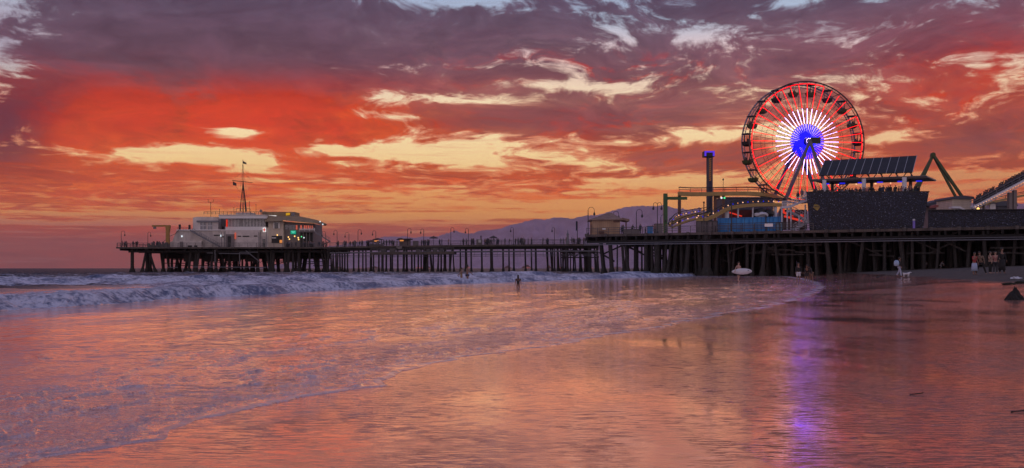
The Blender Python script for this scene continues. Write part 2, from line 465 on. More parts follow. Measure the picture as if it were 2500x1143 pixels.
def water_material():
    m, nt, N, out = mat('sea water')
    g = N.new('ShaderNodeNewGeometry'); P = S(N, g.outputs['Position'])
    x, y, z = N.sep(P)
    fa = N.new('ShaderNodeAttribute'); fa.attribute_name = 'foam'; foam = S(N, fa.outputs['Fac'])
    da = N.new('ShaderNodeAttribute'); da.attribute_name = 'deep'; deep = S(N, da.outputs['Fac'])
    ca = N.new('ShaderNodeAttribute'); ca.attribute_name = 'chop'; chop = S(N, ca.outputs['Fac'])
    lace = N.noise(N.xyz(x * 0.7, y * 0.42, 0.0), 1.4, 9, 0.68, 2.1, 1.4)
    fine = N.noise(N.xyz(x * 1.0, y * 0.5, 4.0), 7.0, 6, 0.7)
    sa = N.new('ShaderNodeAttribute'); sa.attribute_name = 'sheet'; sheet = S(N, sa.outputs['Fac'])
    wn = N.noise(N.xyz(x, y, 5.0), 1.8, 4, 0.6); wn2 = N.noise(N.xyz(x, y, 15.0), 1.8, 4, 0.6)
    vo = N.new('ShaderNodeTexVoronoi'); vo.feature = 'DISTANCE_TO_EDGE'; vo.inputs['Scale'].default_value = 3.2
    N.put(vo.inputs['Vector'], N.xyz(x * 0.6 + wn * 1.6, y * 0.8 + wn2 * 1.6, 0.0))
    web = N.ss(S(N, vo.outputs['Distance']) + (fine - 0.5) * 0.10, 0.10, 0.015)
    fm = N.ss((lace - 0.5) * 1.5 + (fine - 0.5) * 0.9 + (foam - 0.62) * 1.7, -0.12, 0.22)
    fm = fm * (1.0 - sheet) + sheet * N.m('MAXIMUM', fm * 0.40, web * N.ss(foam + (lace - 0.5) * 1.4, 0.30, 0.66) * 0.5)
    # ripples
    h1 = N.noise(N.xyz(x, y * 0.6, 0.0), 3.2, 3, 0.55)
    h2 = N.noise(N.xyz(x, y * 0.7, 9.0), 11.0, 3, 0.6)
    h3 = N.ss(N.noise(N.xyz(x * 0.42, y * 0.95, 7.0), 6.5, 6, 0.66), 0.54, 0.66)
    b1 = N.new('ShaderNodeBump'); N.put(b1.inputs['Height'], h1 * 0.5 + h2 * 0.3 + h3 * (chop * 3.6 + 1.1) + N.noise(N.xyz(x, y * 0.6, 3.0), 0.9, 4, 0.6) * deep * 4.0)
    N.put(b1.inputs['Distance'], deep * 0.25 + chop * 0.12 + 0.07); N.put(b1.inputs['Strength'], deep * 0.7 + chop * 0.42 + 0.14)
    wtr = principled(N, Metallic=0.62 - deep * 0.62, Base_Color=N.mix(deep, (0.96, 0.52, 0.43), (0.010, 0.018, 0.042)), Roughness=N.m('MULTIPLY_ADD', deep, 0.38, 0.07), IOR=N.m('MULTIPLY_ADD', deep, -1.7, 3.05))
    nt.links.new(b1.outputs[0], wtr.inputs['Normal'])
    hf = N.noise(N.xyz(x, y * 0.6, 2.0), 4.5, 7, 0.68)
    b2 = N.new('ShaderNodeBump'); N.put(b2.inputs['Height'], hf); b2.inputs['Distance'].default_value = 0.24; b2.inputs['Strength'].default_value = 0.8
    dk = N.noise(N.xyz(x * 0.5, y * 0.22, 6.0), 1.1, 5, 0.6)
    fo = principled(N, Base_Color=N.mix(N.ss(hf + (dk - 0.5) * 0.9, 0.36, 0.64), N.mix(sheet, (0.07, 0.11, 0.22), (0.34, 0.36, 0.46)), (0.66, 0.69, 0.82)), Roughness=0.5)  # shading of the foam troughs put into the base colour as dark blue
    nt.links.new(b2.outputs[0], fo.inputs['Normal'])
    mx = N.new('ShaderNodeMixShader'); N.put(mx.inputs[0], fm)
    nt.links.new(wtr.outputs[0], mx.inputs[1]); nt.links.new(fo.outputs[0], mx.inputs[2])
    nt.links.new(mx.outputs[0], out.inputs[0])
    return m


def sand_material():
    m, nt, N, out = mat('beach sand')
    g = N.new('ShaderNodeNewGeometry'); x, y, z = N.sep(S(N, g.outputs['Position']))
    da = N.new('ShaderNodeAttribute'); da.attribute_name = 'dry'; dry = S(N, da.outputs['Fac'])
    h1 = N.noise(N.xyz(x * 0.45, y * 0.9, 0.0), 9.0, 3, 0.6)
    h2 = N.noise(N.xyz(x * 0.35, y, 9.0), 30.0, 3, 0.6)
    h3 = N.ss(N.noise(N.xyz(x * 0.20, y, 7.0), 20.0, 6, 0.68) + (N.noise(N.xyz(x * 0.3, y * 0.3, 1.0), 0.7, 3, 0.5) - 0.5) * 0.30, 0.54, 0.68)
    big = N.noise(N.xyz(x * 0.5, y * 0.25, 4.0), 1.2, 3, 0.5)
    b1 = N.new('ShaderNodeBump'); N.put(b1.inputs['Height'], h1 * 0.22 + h2 * 0.28 + big * 0.3 + h3 * 2.9); b1.inputs['Distance'].default_value = 0.042
    patch = N.ss(N.noise(N.xyz(x * 0.5, y * 0.28, 12.0), 0.9, 5, 0.6), 0.36, 0.64)
    N.put(b1.inputs['Strength'], N.m('MULTIPLY_ADD', N.ss(x, 2.0, 14.0), 0.16, 0.22) * (patch * 1.25 + 0.25))
    grain = N.noise(N.xyz(x, y, z), 90.0, 2, 0.5)
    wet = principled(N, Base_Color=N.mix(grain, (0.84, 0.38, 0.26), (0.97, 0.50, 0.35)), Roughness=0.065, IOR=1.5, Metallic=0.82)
    nt.links.new(b1.outputs[0], wet.inputs['Normal'])
    foot = N.noise(N.xyz(x, y, 0.0), 1.7, 5, 0.6)
    b2 = N.new('ShaderNodeBump'); N.put(b2.inputs['Height'], foot); b2.inputs['Distance'].default_value = 0.25; b2.inputs['Strength'].default_value = 0.9
    dr = principled(N, Base_Color=N.mix(N.ss(foot, 0.35, 0.7), (0.045, 0.038, 0.034), (0.10, 0.085, 0.076)), Roughness=0.95)
    nt.links.new(b2.outputs[0], dr.inputs['Normal'])
    mx = N.new('ShaderNodeMixShader'); N.put(mx.inputs[0], N.ss(dry + (foot - 0.5) * 0.35, 0.15, 0.7))
    nt.links.new(wet.outputs[0], mx.inputs[1]); nt.links.new(dr.outputs[0], mx.inputs[2])
    nt.links.new(mx.outputs[0], out.inputs[0])
    return m


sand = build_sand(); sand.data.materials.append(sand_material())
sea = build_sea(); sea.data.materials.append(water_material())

# ---------------------------------------------------------------- hills
RIDGE = [(-200, 655), (700, 652), (800, 601), (870, 592), (923, 581), (950, 577), (990, 577), (1010, 580), (1030, 577), (1070, 577), (1085, 573), (1100, 566),
         (1112, 564), (1125, 567), (1140, 571), (1155, 569), (1175, 562), (1200, 560), (1222, 557), (1250, 548), (1280, 541), (1308, 534), (1330, 536),
         (1355, 530), (1385, 531), (1395, 534), (1410, 530), (1430, 526), (1460, 524), (1500, 512), (1530, 504), (1560, 502), (1600, 503), (1620, 500),
         (1640, 506), (1680, 512), (1760, 516), (1850, 522), (1950, 515), (2100, 508), (2200, 500), (2290, 494), (2330, 492), (2420, 498), (2500, 496), (2900, 480), (3300, 500)]


def hills(name, label, Yc, depth, ridge, dz, seed, px0):
    pxs = np.linspace(px0, 3300, 620)
    t = np.linspace(-1, 1, 41)
    PX, T = np.meshgrid(pxs, t)
    top = np.interp(PX, [r[0] for r in ridge], [r[1] for r in ridge])
    Yd = Yc + T * depth
    hgt = (HOR - top) / F * Yc + H
    hgt = np.maximum(hgt + dz, 0)
    nz = fbm(PX * 0.05, T * 4 + 9, 5, seed) - .5
    prof = np.clip(1 - np.abs(T + 0.35 * nz * (1 - (1 - np.abs(T)))), 0, 1) ** 1.2
    Z = hgt * prof * (1 + 0.35 * nz * (np.abs(T) > .02)) + (vnoise(PX * 0.25, T * 0, seed) - .5) * 12 * prof
    X = (PX - 1250) / F * Yc
    o = grid_mesh(name, X, Yd, Z - 4)
    o.data.materials.append(simple('haze tinted hill scrub', (0.36, 0.29, 0.42), 0.95, 0.3, 0.004))  # evening haze tint mixed into the scrub colour
    tag(o, label, kind='structure')


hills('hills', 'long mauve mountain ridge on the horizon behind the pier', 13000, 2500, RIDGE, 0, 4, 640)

# ---------------------------------------------------------------- haze
def build_haze():
    m, nt, N, out = mat('dusk haze')
    v = N.new('ShaderNodeVolumePrincipled')
    v.inputs['Color'].default_value = lin((255, 222, 226)) + (1,)
    v.inputs['Density'].default_value = 0.60 / 13000
    v.inputs['Anisotropy'].default_value = 0.55
    nt.links.new(v.outputs[0], out.inputs['Volume'])
    bm = bmesh.new(); bmesh.ops.create_cube(bm, size=1)
    me = bpy.data.meshes.new('haze'); bm.to_mesh(me); bm.free()
    o = bpy.data.objects.new('haze', me); COL.objects.link(o)
    x0, x1, y0, y1, z0, z1 = -46000, 46000, -60, 41000, -6, 1050
    o.location = ((x0 + x1) / 2, (y0 + y1) / 2, (z0 + z1) / 2); o.scale = (x1 - x0, y1 - y0, z1 - z0)
    me.materials.append(m); tag(o, 'thin mauve evening haze over the sea', kind='stuff')


build_haze()

# ================================================================ mesh helpers
ORG = {}


class MB:
    """collects boxes, bars, tubes and prisms in world space; build() links them as ONE mesh object"""
    def __init__(self): self.v, self.f, self.mi, self.cur = [], [], [], 0

    def add(self, vs, fs):
        b = len(self.v); self.v += [tuple(p) for p in vs]
        self.f += [tuple(i + b for i in f) for f in fs]; self.mi += [self.cur] * len(fs)

    def box(self, x0, x1, y0, y1, z0, z1):
        self.add([(x0, y0, z0), (x1, y0, z0), (x1, y1, z0), (x0, y1, z0), (x0, y0, z1), (x1, y0, z1), (x1, y1, z1), (x0, y1, z1)],
                 [(0, 3, 2, 1), (4, 5, 6, 7), (0, 1, 5, 4), (1, 2, 6, 5), (2, 3, 7, 6), (3, 0, 4, 7)])
        return self

    def pbox(self, px0, px1, py0, py1, Y, depth):
        a = at(px0, py1, Y); b = at(px1, py0, Y)
        return self.box(a.x, b.x, Y, Y + depth, a.z, b.z)

    def bar(self, p, q, w, h=None, up=(0, 0, 1)):
        h = w if h is None else h
        p, q = Vector(p), Vector(q); d = (q - p)
        if d.length < 1e-6: return self
        d.normalize(); u = Vector(up)
        s = d.cross(u)
        if s.length < 1e-3: s = d.cross(Vector((0, 1, 0)))
        s.normalize(); t = s.cross(d)
        vs = []
        for c in (p, q):
            for a, b in ((-1, -1), (1, -1), (1, 1), (-1, 1)): vs.append(c + s * a * w / 2 + t * b * h / 2)
        self.add(vs, [(0, 3, 2, 1), (4, 5, 6, 7), (0, 1, 5, 4), (1, 2, 6, 5), (2, 3, 7, 6), (3, 0, 4, 7)])
        return self

    def tube(self, p, q, r0, r1=None, n=8, caps=True):
        r1 = r0 if r1 is None else r1
        p, q = Vector(p), Vector(q); d = (q - p)
        if d.length < 1e-6: return self
        d.normalize(); s = d.cross(Vector((0, 0, 1)))
        if s.length < 1e-3: s = Vector((1, 0, 0))
        s.normalize(); t = s.cross(d); vs = []
        for c, r in ((p, r0), (q, r1)):
            for k in range(n):
                a = 2 * PI * k / n; vs.append(c + s * math.cos(a) * r + t * math.sin(a) * r)
        fs = [(k, (k + 1) % n, n + (k + 1) % n, n + k) for k in range(n)]
        if caps: fs += [tuple(range(n - 1, -1, -1)), tuple(range(n, 2 * n))]
        self.add(vs, fs); return self

    def path(self, pts, r, n=6):
        for a, b in zip(pts, pts[1:]): self.tube(a, b, r, r, n)
        return self

    def beam(self, pts, w, h):
        """a box beam swept along points, mitred, upright section"""
        pts = [Vector(p) for p in pts]; vs = []
        for i, p in enumerate(pts):
            d = (pts[min(i + 1, len(pts) - 1)] - pts[max(i - 1, 0)]).normalized()
            s = d.cross(Vector((0, 0, 1))); s.normalize(); t = s.cross(d)
            for a, b in ((-1, -1), (1, -1), (1, 1), (-1, 1)): vs.append(p + s * a * w / 2 + t * b * h / 2)
        fs = [(0, 3, 2, 1), tuple(4 * (len(pts) - 1) + k for k in range(4))]
        for i in range(len(pts) - 1):
            for k in range(4):
                fs.append((4 * i + k, 4 * i + (k + 1) % 4, 4 * i + 4 + (k + 1) % 4, 4 * i + 4 + k))
        self.add(vs, fs); return self

    def lathe(self, c, prof, n=12):
        """prof: (radius, z) pairs from bottom to top"""
        c = Vector(c); vs = []
        for r, z in prof:
            for k in range(n):
                a = 2 * PI * k / n; vs.append((c.x + r * math.cos(a), c.y + r * math.sin(a), c.z + z))
        fs = []
        for i in range(len(prof) - 1):
            for k in range(n): fs.append((i * n + k, i * n + (k + 1) % n, (i + 1) * n + (k + 1) % n, (i + 1) * n + k))
        fs += [tuple(range(n - 1, -1, -1)), tuple((len(prof) - 1) * n + k for k in range(n))]
        self.add(vs, fs); return self

    def prism(self, pts, vec):
        """polygon given as 3-D points, extruded by vec"""
        n = len(pts); v = Vector(vec); pts = [Vector(p) for p in pts]
        self.add(pts + [p + v for p in pts], [tuple(range(n)), tuple(range(2 * n - 1, n - 1, -1))] + [(k, (k + 1) % n, n + (k + 1) % n, n + k) for k in range(n)])
        return self

    def build(self, name, mats, parent=None, smooth=False):
        org = ORG.get(parent.name, Vector((0, 0, 0))) if parent else Vector((0, 0, 0))
        me = bpy.data.meshes.new(name)
        me.from_pydata([(x - org.x, y - org.y, z - org.z) for x, y, z in self.v], [], self.f)
        mats = mats if isinstance(mats, (list, tuple)) else [mats]
        for m_ in mats: me.materials.append(m_)
        if len(mats) > 1: me.polygons.foreach_set('material_index', self.mi)
        if smooth: me.shade_smooth()
        o = bpy.data.objects.new(name, me); COL.objects.link(o)
        bm = bmesh.new(); bm.from_mesh(me); bmesh.ops.recalc_face_normals(bm, faces=bm.faces); bm.to_mesh(me); bm.free()
        if parent: o.parent = parent
        ORG[o.name] = org
        return o


def thing(name, loc, label, cat, group=None):
    o = bpy.data.objects.new(name, None); COL.objects.link(o); o.location = loc; o.empty_display_size = 0.5
    ORG[o.name] = Vector(loc); tag(o, label, cat, group); return o


def copy_thing(o, loc=None, rz=None, label=None, parent=None, scale=None):
    c = o.copy(); COL.objects.link(c)
    if parent: c.parent = parent
    for ch in list(o.children): copy_thing(ch, parent=c)
    if loc is not None: c.location = loc
    if rz is not None: c.rotation_euler = (0, 0, rz)
    if label: c['label'] = label
    if scale: c.scale = (scale,) * 3
    return c


# ================================================================ materials
def pile_mat():
    m, nt, N, out = mat('pile timber')
    g = N.new('ShaderNodeNewGeometry'); x, y, z = N.sep(S(N, g.outputs['Position']))
    n = N.noise(N.xyz(x * 3, y * 3, z * 0.4), 2.0, 6, 0.65)
    sp = N.noise(N.xyz(x, y, z), 7.0, 3, 0.7)
    c = N.ramp(n, [(0.3, (0.009, 0.008, 0.008)), (0.7, (0.038, 0.033, 0.031))])
    c = N.mix(N.ss(z, 1.8, 0.6) * 0.8, c, (0.014, 0.016, 0.013))
    c = N.mix(N.ss(sp, 0.63, 0.70) * 0.6, c, (0.30, 0.28, 0.27))  # pale barnacle specks that also paint glints off the water
    b = principled(N, Base_Color=c, Roughness=0.85)
    nt.links.new(b.outputs[0], out.inputs[0]); return m


def siding(name, c0, c1, period=0.25, axis='z', rough=0.7):
    """boards: thin darker joints at a fixed spacing"""
    m, nt, N, out = mat(name)
    g = N.new('ShaderNodeNewGeometry'); x, y, z = N.sep(S(N, g.outputs['Position']))
    a = z if axis == 'z' else x
    fr = N.m('FRACT', a / period)
    joint = N.ss(fr, 0.0, 0.10) * N.ss(fr, 1.0, 0.92)
    n = N.noise(N.xyz(x, y, z * 0.4), 0.9, 6, 0.6)
    c = N.mix(N.ss(n, 0.3, 0.7), lin(c0), lin(c1))
    c = N.mix(joint, N.mix(1.0, c, (0.45, 0.45, 0.45), 'MULTIPLY'), c)
    b = principled(N, Base_Color=c, Roughness=rough); nt.links.new(b.outputs[0], out.inputs[0]); return m


def pebble_mat():
    """dark navy screen of small cells, some coloured pale as painted glints"""
    m, nt, N, out = mat('navy painted glint screen')
    g = N.new('ShaderNodeNewGeometry'); x, y, z = N.sep(S(N, g.outputs['Position']))
    vo = N.new('ShaderNodeTexVoronoi'); vo.feature = 'F1'; N.put(vo.inputs['Vector'], N.xyz(x * 1.6, y * 1.6, z * 3.0)); vo.inputs['Scale'].default_value = 2.6
    d = S(N, vo.outputs['Distance']); cc = N.sep(S(N, vo.outputs['Color']))[0]
    c = N.mix(N.ss(d, 0.20, 0.50), N.mix(cc, (0.012, 0.018, 0.05), (0.06, 0.072, 0.14)), (0.003, 0.004, 0.010))
    c = N.mix(N.ss(cc, 0.80, 0.92) * N.ss(d, 0.26, 0.12), c, (0.50, 0.52, 0.60))  # glints painted as pale specks
    b = principled(N, Base_Color=c, Roughness=0.6)
    bp = N.new('ShaderNodeBump'); N.put(bp.inputs['Height'], 1.0 - d); bp.inputs['Strength'].default_value = 0.8; bp.inputs['Distance'].default_value = 0.1
    nt.links.new(bp.outputs[0], b.inputs['Normal'])
    nt.links.new(b.outputs[0], out.inputs[0]); return m


M = {
    'pile': pile_mat(),
    'deck': siding('deck planking', (70, 62, 58), (100, 90, 84), 0.3, 'x', 0.85),
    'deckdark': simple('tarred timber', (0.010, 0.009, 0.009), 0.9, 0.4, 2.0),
    'rail': simple('weathered railing', (0.10, 0.09, 0.09), 0.7, 0.3, 3.0),
    'lamp': simple('dark lamp iron', (0.025, 0.025, 0.028), 0.5, 0.2, 3.0),
    'white': siding('white painted boards', (176, 166, 162), (212, 202, 194), 0.28, 'z'),
    'white2': simple('white painted plaster', (200, 190, 184), 0.75, 0.22, 0.5),
    'trimw': simple('white trim', (225, 222, 220), 0.6, 0.05, 2.0),
    'dim': simple('dim recessed wall', (120, 112, 112), 0.8, 0.12, 1.0),  # recess shade of the white walls put into grey; also plain grey parts
    'glass': simple('dark window glass', (0.02, 0.022, 0.03), 0.08, 0.2, 1.0, spec=0.8),
    'paleglass': simple('pale window glass', (0.13, 0.13, 0.15), 0.12, 0.3, 0.8, spec=0.8),
    'tan': siding('tan boards', (150, 122, 98), (176, 146, 118), 0.35, 'x'),
    'tanroof': siding('brown shingles', (120, 96, 84), (146, 120, 106), 0.3, 'z'),
    'yellow': simple('ochre painted steel', (158, 122, 66), 0.7, 0.22, 0.8),
    'beige': siding('beige roofing', (132, 112, 84), (160, 138, 104), 0.5, 'x', 0.8),
    'cream': siding('cream boards', (186, 172, 156), (206, 192, 176), 0.3, 'z'),
    'black': simple('black paint', (0.012, 0.012, 0.014), 0.6, 0.2, 2.0),
    'steel': simple('grey steel', (0.16, 0.16, 0.18), 0.5, 0.15, 1.0, metal=0.2),
    'palesteel': simple('pale painted steel', (0.58, 0.58, 0.64), 0.5, 0.08, 1.0),
    'green': simple('green painted steel', (44, 84, 44), 0.5, 0.15, 1.0),
    'darkgreen': simple('dark green painted steel', (58, 72, 40), 0.55, 0.2, 1.0),
    'track': simple('tan painted track', (158, 130, 78), 0.55, 0.15, 1.0),
    'brown': simple('brown painted post', (96, 66, 58), 0.6, 0.15, 1.0),
    'blue': siding('blue hoarding', (38, 112, 176), (52, 136, 200), 1.2, 'x', 0.6),
    'ltblue': simple('pale blue panel', (120, 170, 205), 0.6, 0.1, 1.0),
    'greypanel': siding('grey slatted fence', (92, 84, 88), (112, 102, 104), 0.22, 'z'),
    'slate': simple('slate grey cladding', (74, 76, 88), 0.7, 0.12, 0.4),
    'navy': pebble_mat(),
    'solar': simple('solar glass', (0.020, 0.020, 0.024), 0.5, 0.2, 1.0, spec=0.25),
    'canvas': simple('weathered canvas', (0.07, 0.055, 0.06), 0.9, 0.3, 1.0),
    'redcanvas': simple('faded red canvas', (120, 50, 45), 0.9, 0.2, 1.0),
    'silver': simple('silver frame', (0.35, 0.36, 0.38), 0.4, 0.1, 1.0, metal=0.3),
    'rock': simple('black rock', (0.012, 0.012, 0.012), 0.9, 0.5, 3.0, bump=0.8),
    'Lred': emit('red light strip', (240, 14, 28), 3.0),
    'Lwhite': emit('lavender white light strip', (206, 170, 255), 11.0),
    'Lblue': emit('blue light strip', (14, 10, 235), 5.0),
    'Lteal': emit('teal lit sign', (30, 180, 145), 0.7),
    'Lwarm': emit('warm lamp', (255, 196, 110), 2.0),
    'Lamber': emit('amber lit opening', (240, 150, 80), 0.8),
    'Lpink': emit('pink sky glow and lit slot', (235, 110, 90), 0.6),
    'Lsignred': emit('red lit sign', (235, 60, 45), 0.8),
    'Lsignwhite': emit('white lit sign', (245, 235, 235), 0.9),
    'Lpurple': emit('violet lit panel', (96, 60, 235), 0.9),
    'Lcool': emit('cool lamp', (215, 225, 235), 1.3),
    'Llampblue': emit('blue lamp', (40, 40, 230), 0.9),
    'Lbulb': emit('mixed bulb', (255, 190, 150), 1.4),
    'Lgreen': emit('green lamp', (90, 230, 150), 1.2),
}

DZ = 7.25                                    # deck level


def front(px, off=0.0):
    """depth of the near pier's seaward-left front edge (a straight line in plan) along a photograph column"""
    u = (px - 1250) / F
    return (181 + 0.605 * 13.0 + off) / (1 + 0.605 * u)


# ================================================================ pier sections
def pile(mb, xt, xb, y, w, zt, yb=None, zb=-1.2):
    """one timber or concrete pile with a flared foot; w in metres"""
    yb = y if yb is None else yb
    T, B = Vector((xt, y, zt)), Vector((xb, yb, zb))
    k = (0.55 - zb) / (zt - zb)
    Mid = B.lerp(T, k); K2 = B.lerp(T, k + 0.12)
    mb.tube(T, K2, w / 2 * 0.92, w / 2, 8); mb.tube(K2, Mid, w / 2, w * 0.80, 8); mb.tube(Mid, B, w * 0.85, w * 0.95, 8)


def railing(a, b, parent, post=2.4, h=1.1, m='rail', rows=3):
    mb = MB(); a, b = Vector(a), Vector(b); L = (b - a).length; n = max(1, int(L / post))
    for k in range(n + 1):
        p = a.lerp(b, k / n); mb.bar(p, p + Vector((0, 0, h)), 0.09, 0.09, (0, 1, 0))
    for r_ in range(rows):
        z = h * (1 - r_ * 0.3); mb.bar(a + Vector((0, 0, z)), b + Vector((0, 0, z)), 0.06, 0.07 if r_ else 0.10)
    return mb.build('railing', M[m], parent)


# --- pier head under the harbour building
head = thing('pier_end_platform', (-85, 300, 0), 'broad seaward end of the timber pier on dense dark piles, carrying the white harbour building', 'pier')
hx0, hx1 = at(290, 0, 288).x, at(812, 0, 285).x
MB().box(hx0, hx1, 286, 322, DZ - 0.45, DZ).build('deck', M['deck'], head)
mb = MB()
for k in range(14):
    x = hx0 + 1 + k * (hx1 - hx0 - 2) / 13; mb.box(x - .2, x + .2, 286.6, 321, DZ - 1.0, DZ - .453)
for yy in (287.2, 295, 305, 315): mb.box(hx0 + 3, hx1, yy, yy + .45, DZ - 1.55, DZ - 1.003)
mb.build('beam', M['deckdark'], head)
rnd = random.Random(11)
P = [(323, 323, 9, 0), (358, 344, 6, 0), (359, 360, 9, 1), (362, 384, 6, 0), (367, 367, 8, 3)]
x = 392
while x < 800:
    w = rnd.uniform(5, 8); lean = rnd.choice([0, 0, 0, -10, 9, 12, -8])
    P.append((x, x + lean, w, rnd.choice([0, 1, 2, 3, 4]))); x += rnd.uniform(5.0, 8.5)
for (pt, pb, w, row) in P[:96]:
    Y = 288 + row * 5.5; mb = MB()
    pile(mb, at(pt, 0, Y).x, at(pb, 0, Y).x, Y, w / 8.68, DZ - .46); mb.build('piling', M['pile'], head)
for k in range(26):
    a = at(392 + k * 16, 0, 290).x; z = rnd.uniform(1.4, 5.0)
    MB().bar((a, 289 + rnd.random() * 12, z), (a + rnd.uniform(3, 7), 290 + rnd.random() * 12, z + rnd.choice([0, 0, 0, 2.0, -2])), 0.16, 0.2).build('brace', M['pile'], head)
for k in range(6):
    a = at(440 + k * 48, 0, 289).x; MB().box(a, a + rnd.uniform(2.5, 5), 292 + k, 292.4 + k, 3.2, DZ - 1.6).build('bulkhead', M['pile'], head)
MB().box(at(392, 0, 300).x, at(790, 0, 300).x, 300, 312, 4.1, 5.6).build('lower_landing', M['deckdark'], head)
mb = MB()
for (x0, y0, x1, y1) in [(505, 618, 520, 618), (534, 619, 612, 620), (586, 616, 630, 616), (600, 612, 636, 641), (585, 616, 585, 645), (525, 610, 525, 640), (470, 652, 650, 653), (408, 653, 434, 653)]:
    mb.tube(at(x0, y0, 286.8), at(x1, y1, 286.8), .13, n=6)
mb.build('pipe', M['steel'], head)
railing((hx0 + .2, 286.2, DZ), (hx1 - 2, 286.2, DZ), head)
railing((hx0 + .2, 286.4, DZ), (hx0 + .2, 321, DZ), head)

# --- long walkway
walk = thing('pier_walkway', (-20, 262, 0), 'long narrow stretch of timber pier on spaced piles between harbour building and amusement park', 'pier')
WP = [at(805, 0, 283), at(900, 0, 274), at(1100, 0, 262), at(1200, 0, 257), at(1350, 0, 252.5), at(1462, 0, 250)]
WF = [Vector((p.x, p.y, DZ)) for p in WP]
mb = MB()
mb.prism([p - Vector((0, 0, .45)) for p in WF] + [p + Vector((1, 11, -.45)) for p in reversed(WF)], (0, 0, .45))
mb.build('deck', M['deck'], walk)
mb = MB()
for a, b in zip(WF, WF[1:]):
    for off in (0.6, 5, 10): mb.bar(a + Vector((0, off, -.75)), b + Vector((0, off, -.75)), .35, .55)
mb.build('beam', M['deckdark'], walk)
mb = MB()
for a, b in zip(WF, WF[1:]):
    for dz_, r_ in ((-1.75, .22), (-2.5, .07), (-2.9, .07)): mb.tube(a + Vector((0, .9, dz_)), b + Vector((0, .9, dz_)), r_, n=6)
for px in range(850, 1450, 28):
    Y = float(np.interp(px, [805, 900, 1100, 1200, 1350, 1462], [283, 274, 262, 257, 252.5, 250])) + .7; a = at(px, 0, Y)
    mb.bar((a.x, Y, DZ - .5), (a.x, Y, DZ - 3.1), .09)
mb.build('pipe', M['steel'], walk)
for a, b in zip(WF, WF[1:]):
    railing(a + Vector((0, .15, 0)), b + Vector((0, .15, 0)), walk)
mb = MB()
for a, b in zip(WF, WF[1:]):
    for h_ in (.5, 1.1): mb.bar(a + Vector((1, 10.8, h_)), b + Vector((1, 10.8, h_)), .06, .08)
mb.build('far_railing', M['rail'], walk)


def wy(px): return float(np.interp(px, [805, 900, 1100, 1200, 1350, 1462], [283, 274, 262, 257, 252.5, 250]))


R4 = [(-290, -300, 26), (-262, -250, 24), (-235, -262, 24), (-215, -200, 26), (-180, -160, 24), (-172, -190, 24), (-130, -128, 28), (-98, -110, 22), (-70, -62, 26), (-30, -28, 26), (12, 12, 26), (55, 55, 26), (155, 155, 26), (235, 235, 26), (302, 302, 24), (350, 353, 24), (433, 433, 40), (560, 558, 28), (608, 612, 24), (678, 678, 28), (747, 750, 28), (863, 863, 28),
      (965, 955, 36), (1005, 1010, 34), (1088, 1088, 30), (1192, 1192, 26), (1238, 1240, 24), (1290, 1285, 40), (1318, 1310, 30), (1378, 1420, 34), (1430, 1435, 24), (1530, 1488, 22), (1560, 1560, 26), (1620, 1620, 46),
      (1735, 1690, 24), (1745, 1775, 22), (1868, 1870, 26), (1958, 1962, 42), (2040, 2045, 26), (2210, 2218, 30), (2365, 2375, 50)]
R5 = [(145, 150, 24), (220, 225, 20), (282, 285, 24), (425, 435, 22), (505, 510, 20), (560, 565, 26), (708, 715, 24), (798, 800, 22), (835, 840, 22), (876, 885, 18), (940, 880, 18), (905, 912, 16), (962, 960, 28),
      (1005, 1000, 16), (1050, 1072, 18), (1175, 1188, 18), (1222, 1250, 18), (1256, 1252, 14), (1300, 1322, 16), (1335, 1342, 18)]
for sc, ox, L in ((6.579, 840, R4), (5.196, 1200, R5)):
    for (a, b, w) in L:
        pa, pb = ox + a / sc, ox + b / sc; Y = wy(pa) + rnd.choice([1.0, 1.0, 5.0]); mb = MB()
        pile(mb, at(pa, 0, Y).x, at(pb, 0, Y).x, Y, w / sc * 1.0 / (F / Y), DZ - .46); mb.build('piling', M['pile'], walk)
for k in range(26):
    pa = rnd.uniform(1330, 1470); Y = wy(pa) + rnd.choice([4, 8, 10]); mb = MB()
    pile(mb, at(pa, 0, Y).x, at(pa + rnd.choice([0, 4, 6]), 0, Y).x, Y, .4, DZ - .46); mb.build('piling', M['pile'], walk)
for (a, b) in [(1368, 1385), (1385, 1405), (1405, 1430), (1430, 1462), (1375, 1402), (1400, 1440)]:
    for z0, z1 in ((6.2, 4.2), (4.2, 6.2), (4.0, 4.0), (5.2, 5.2)):
        Y = 255 + rnd.random() * 5; MB().bar((at(a, 0, Y).x, Y, z0), (at(b, 0, Y).x, Y, z1), .2, .26).build('brace', M['pile'], walk)

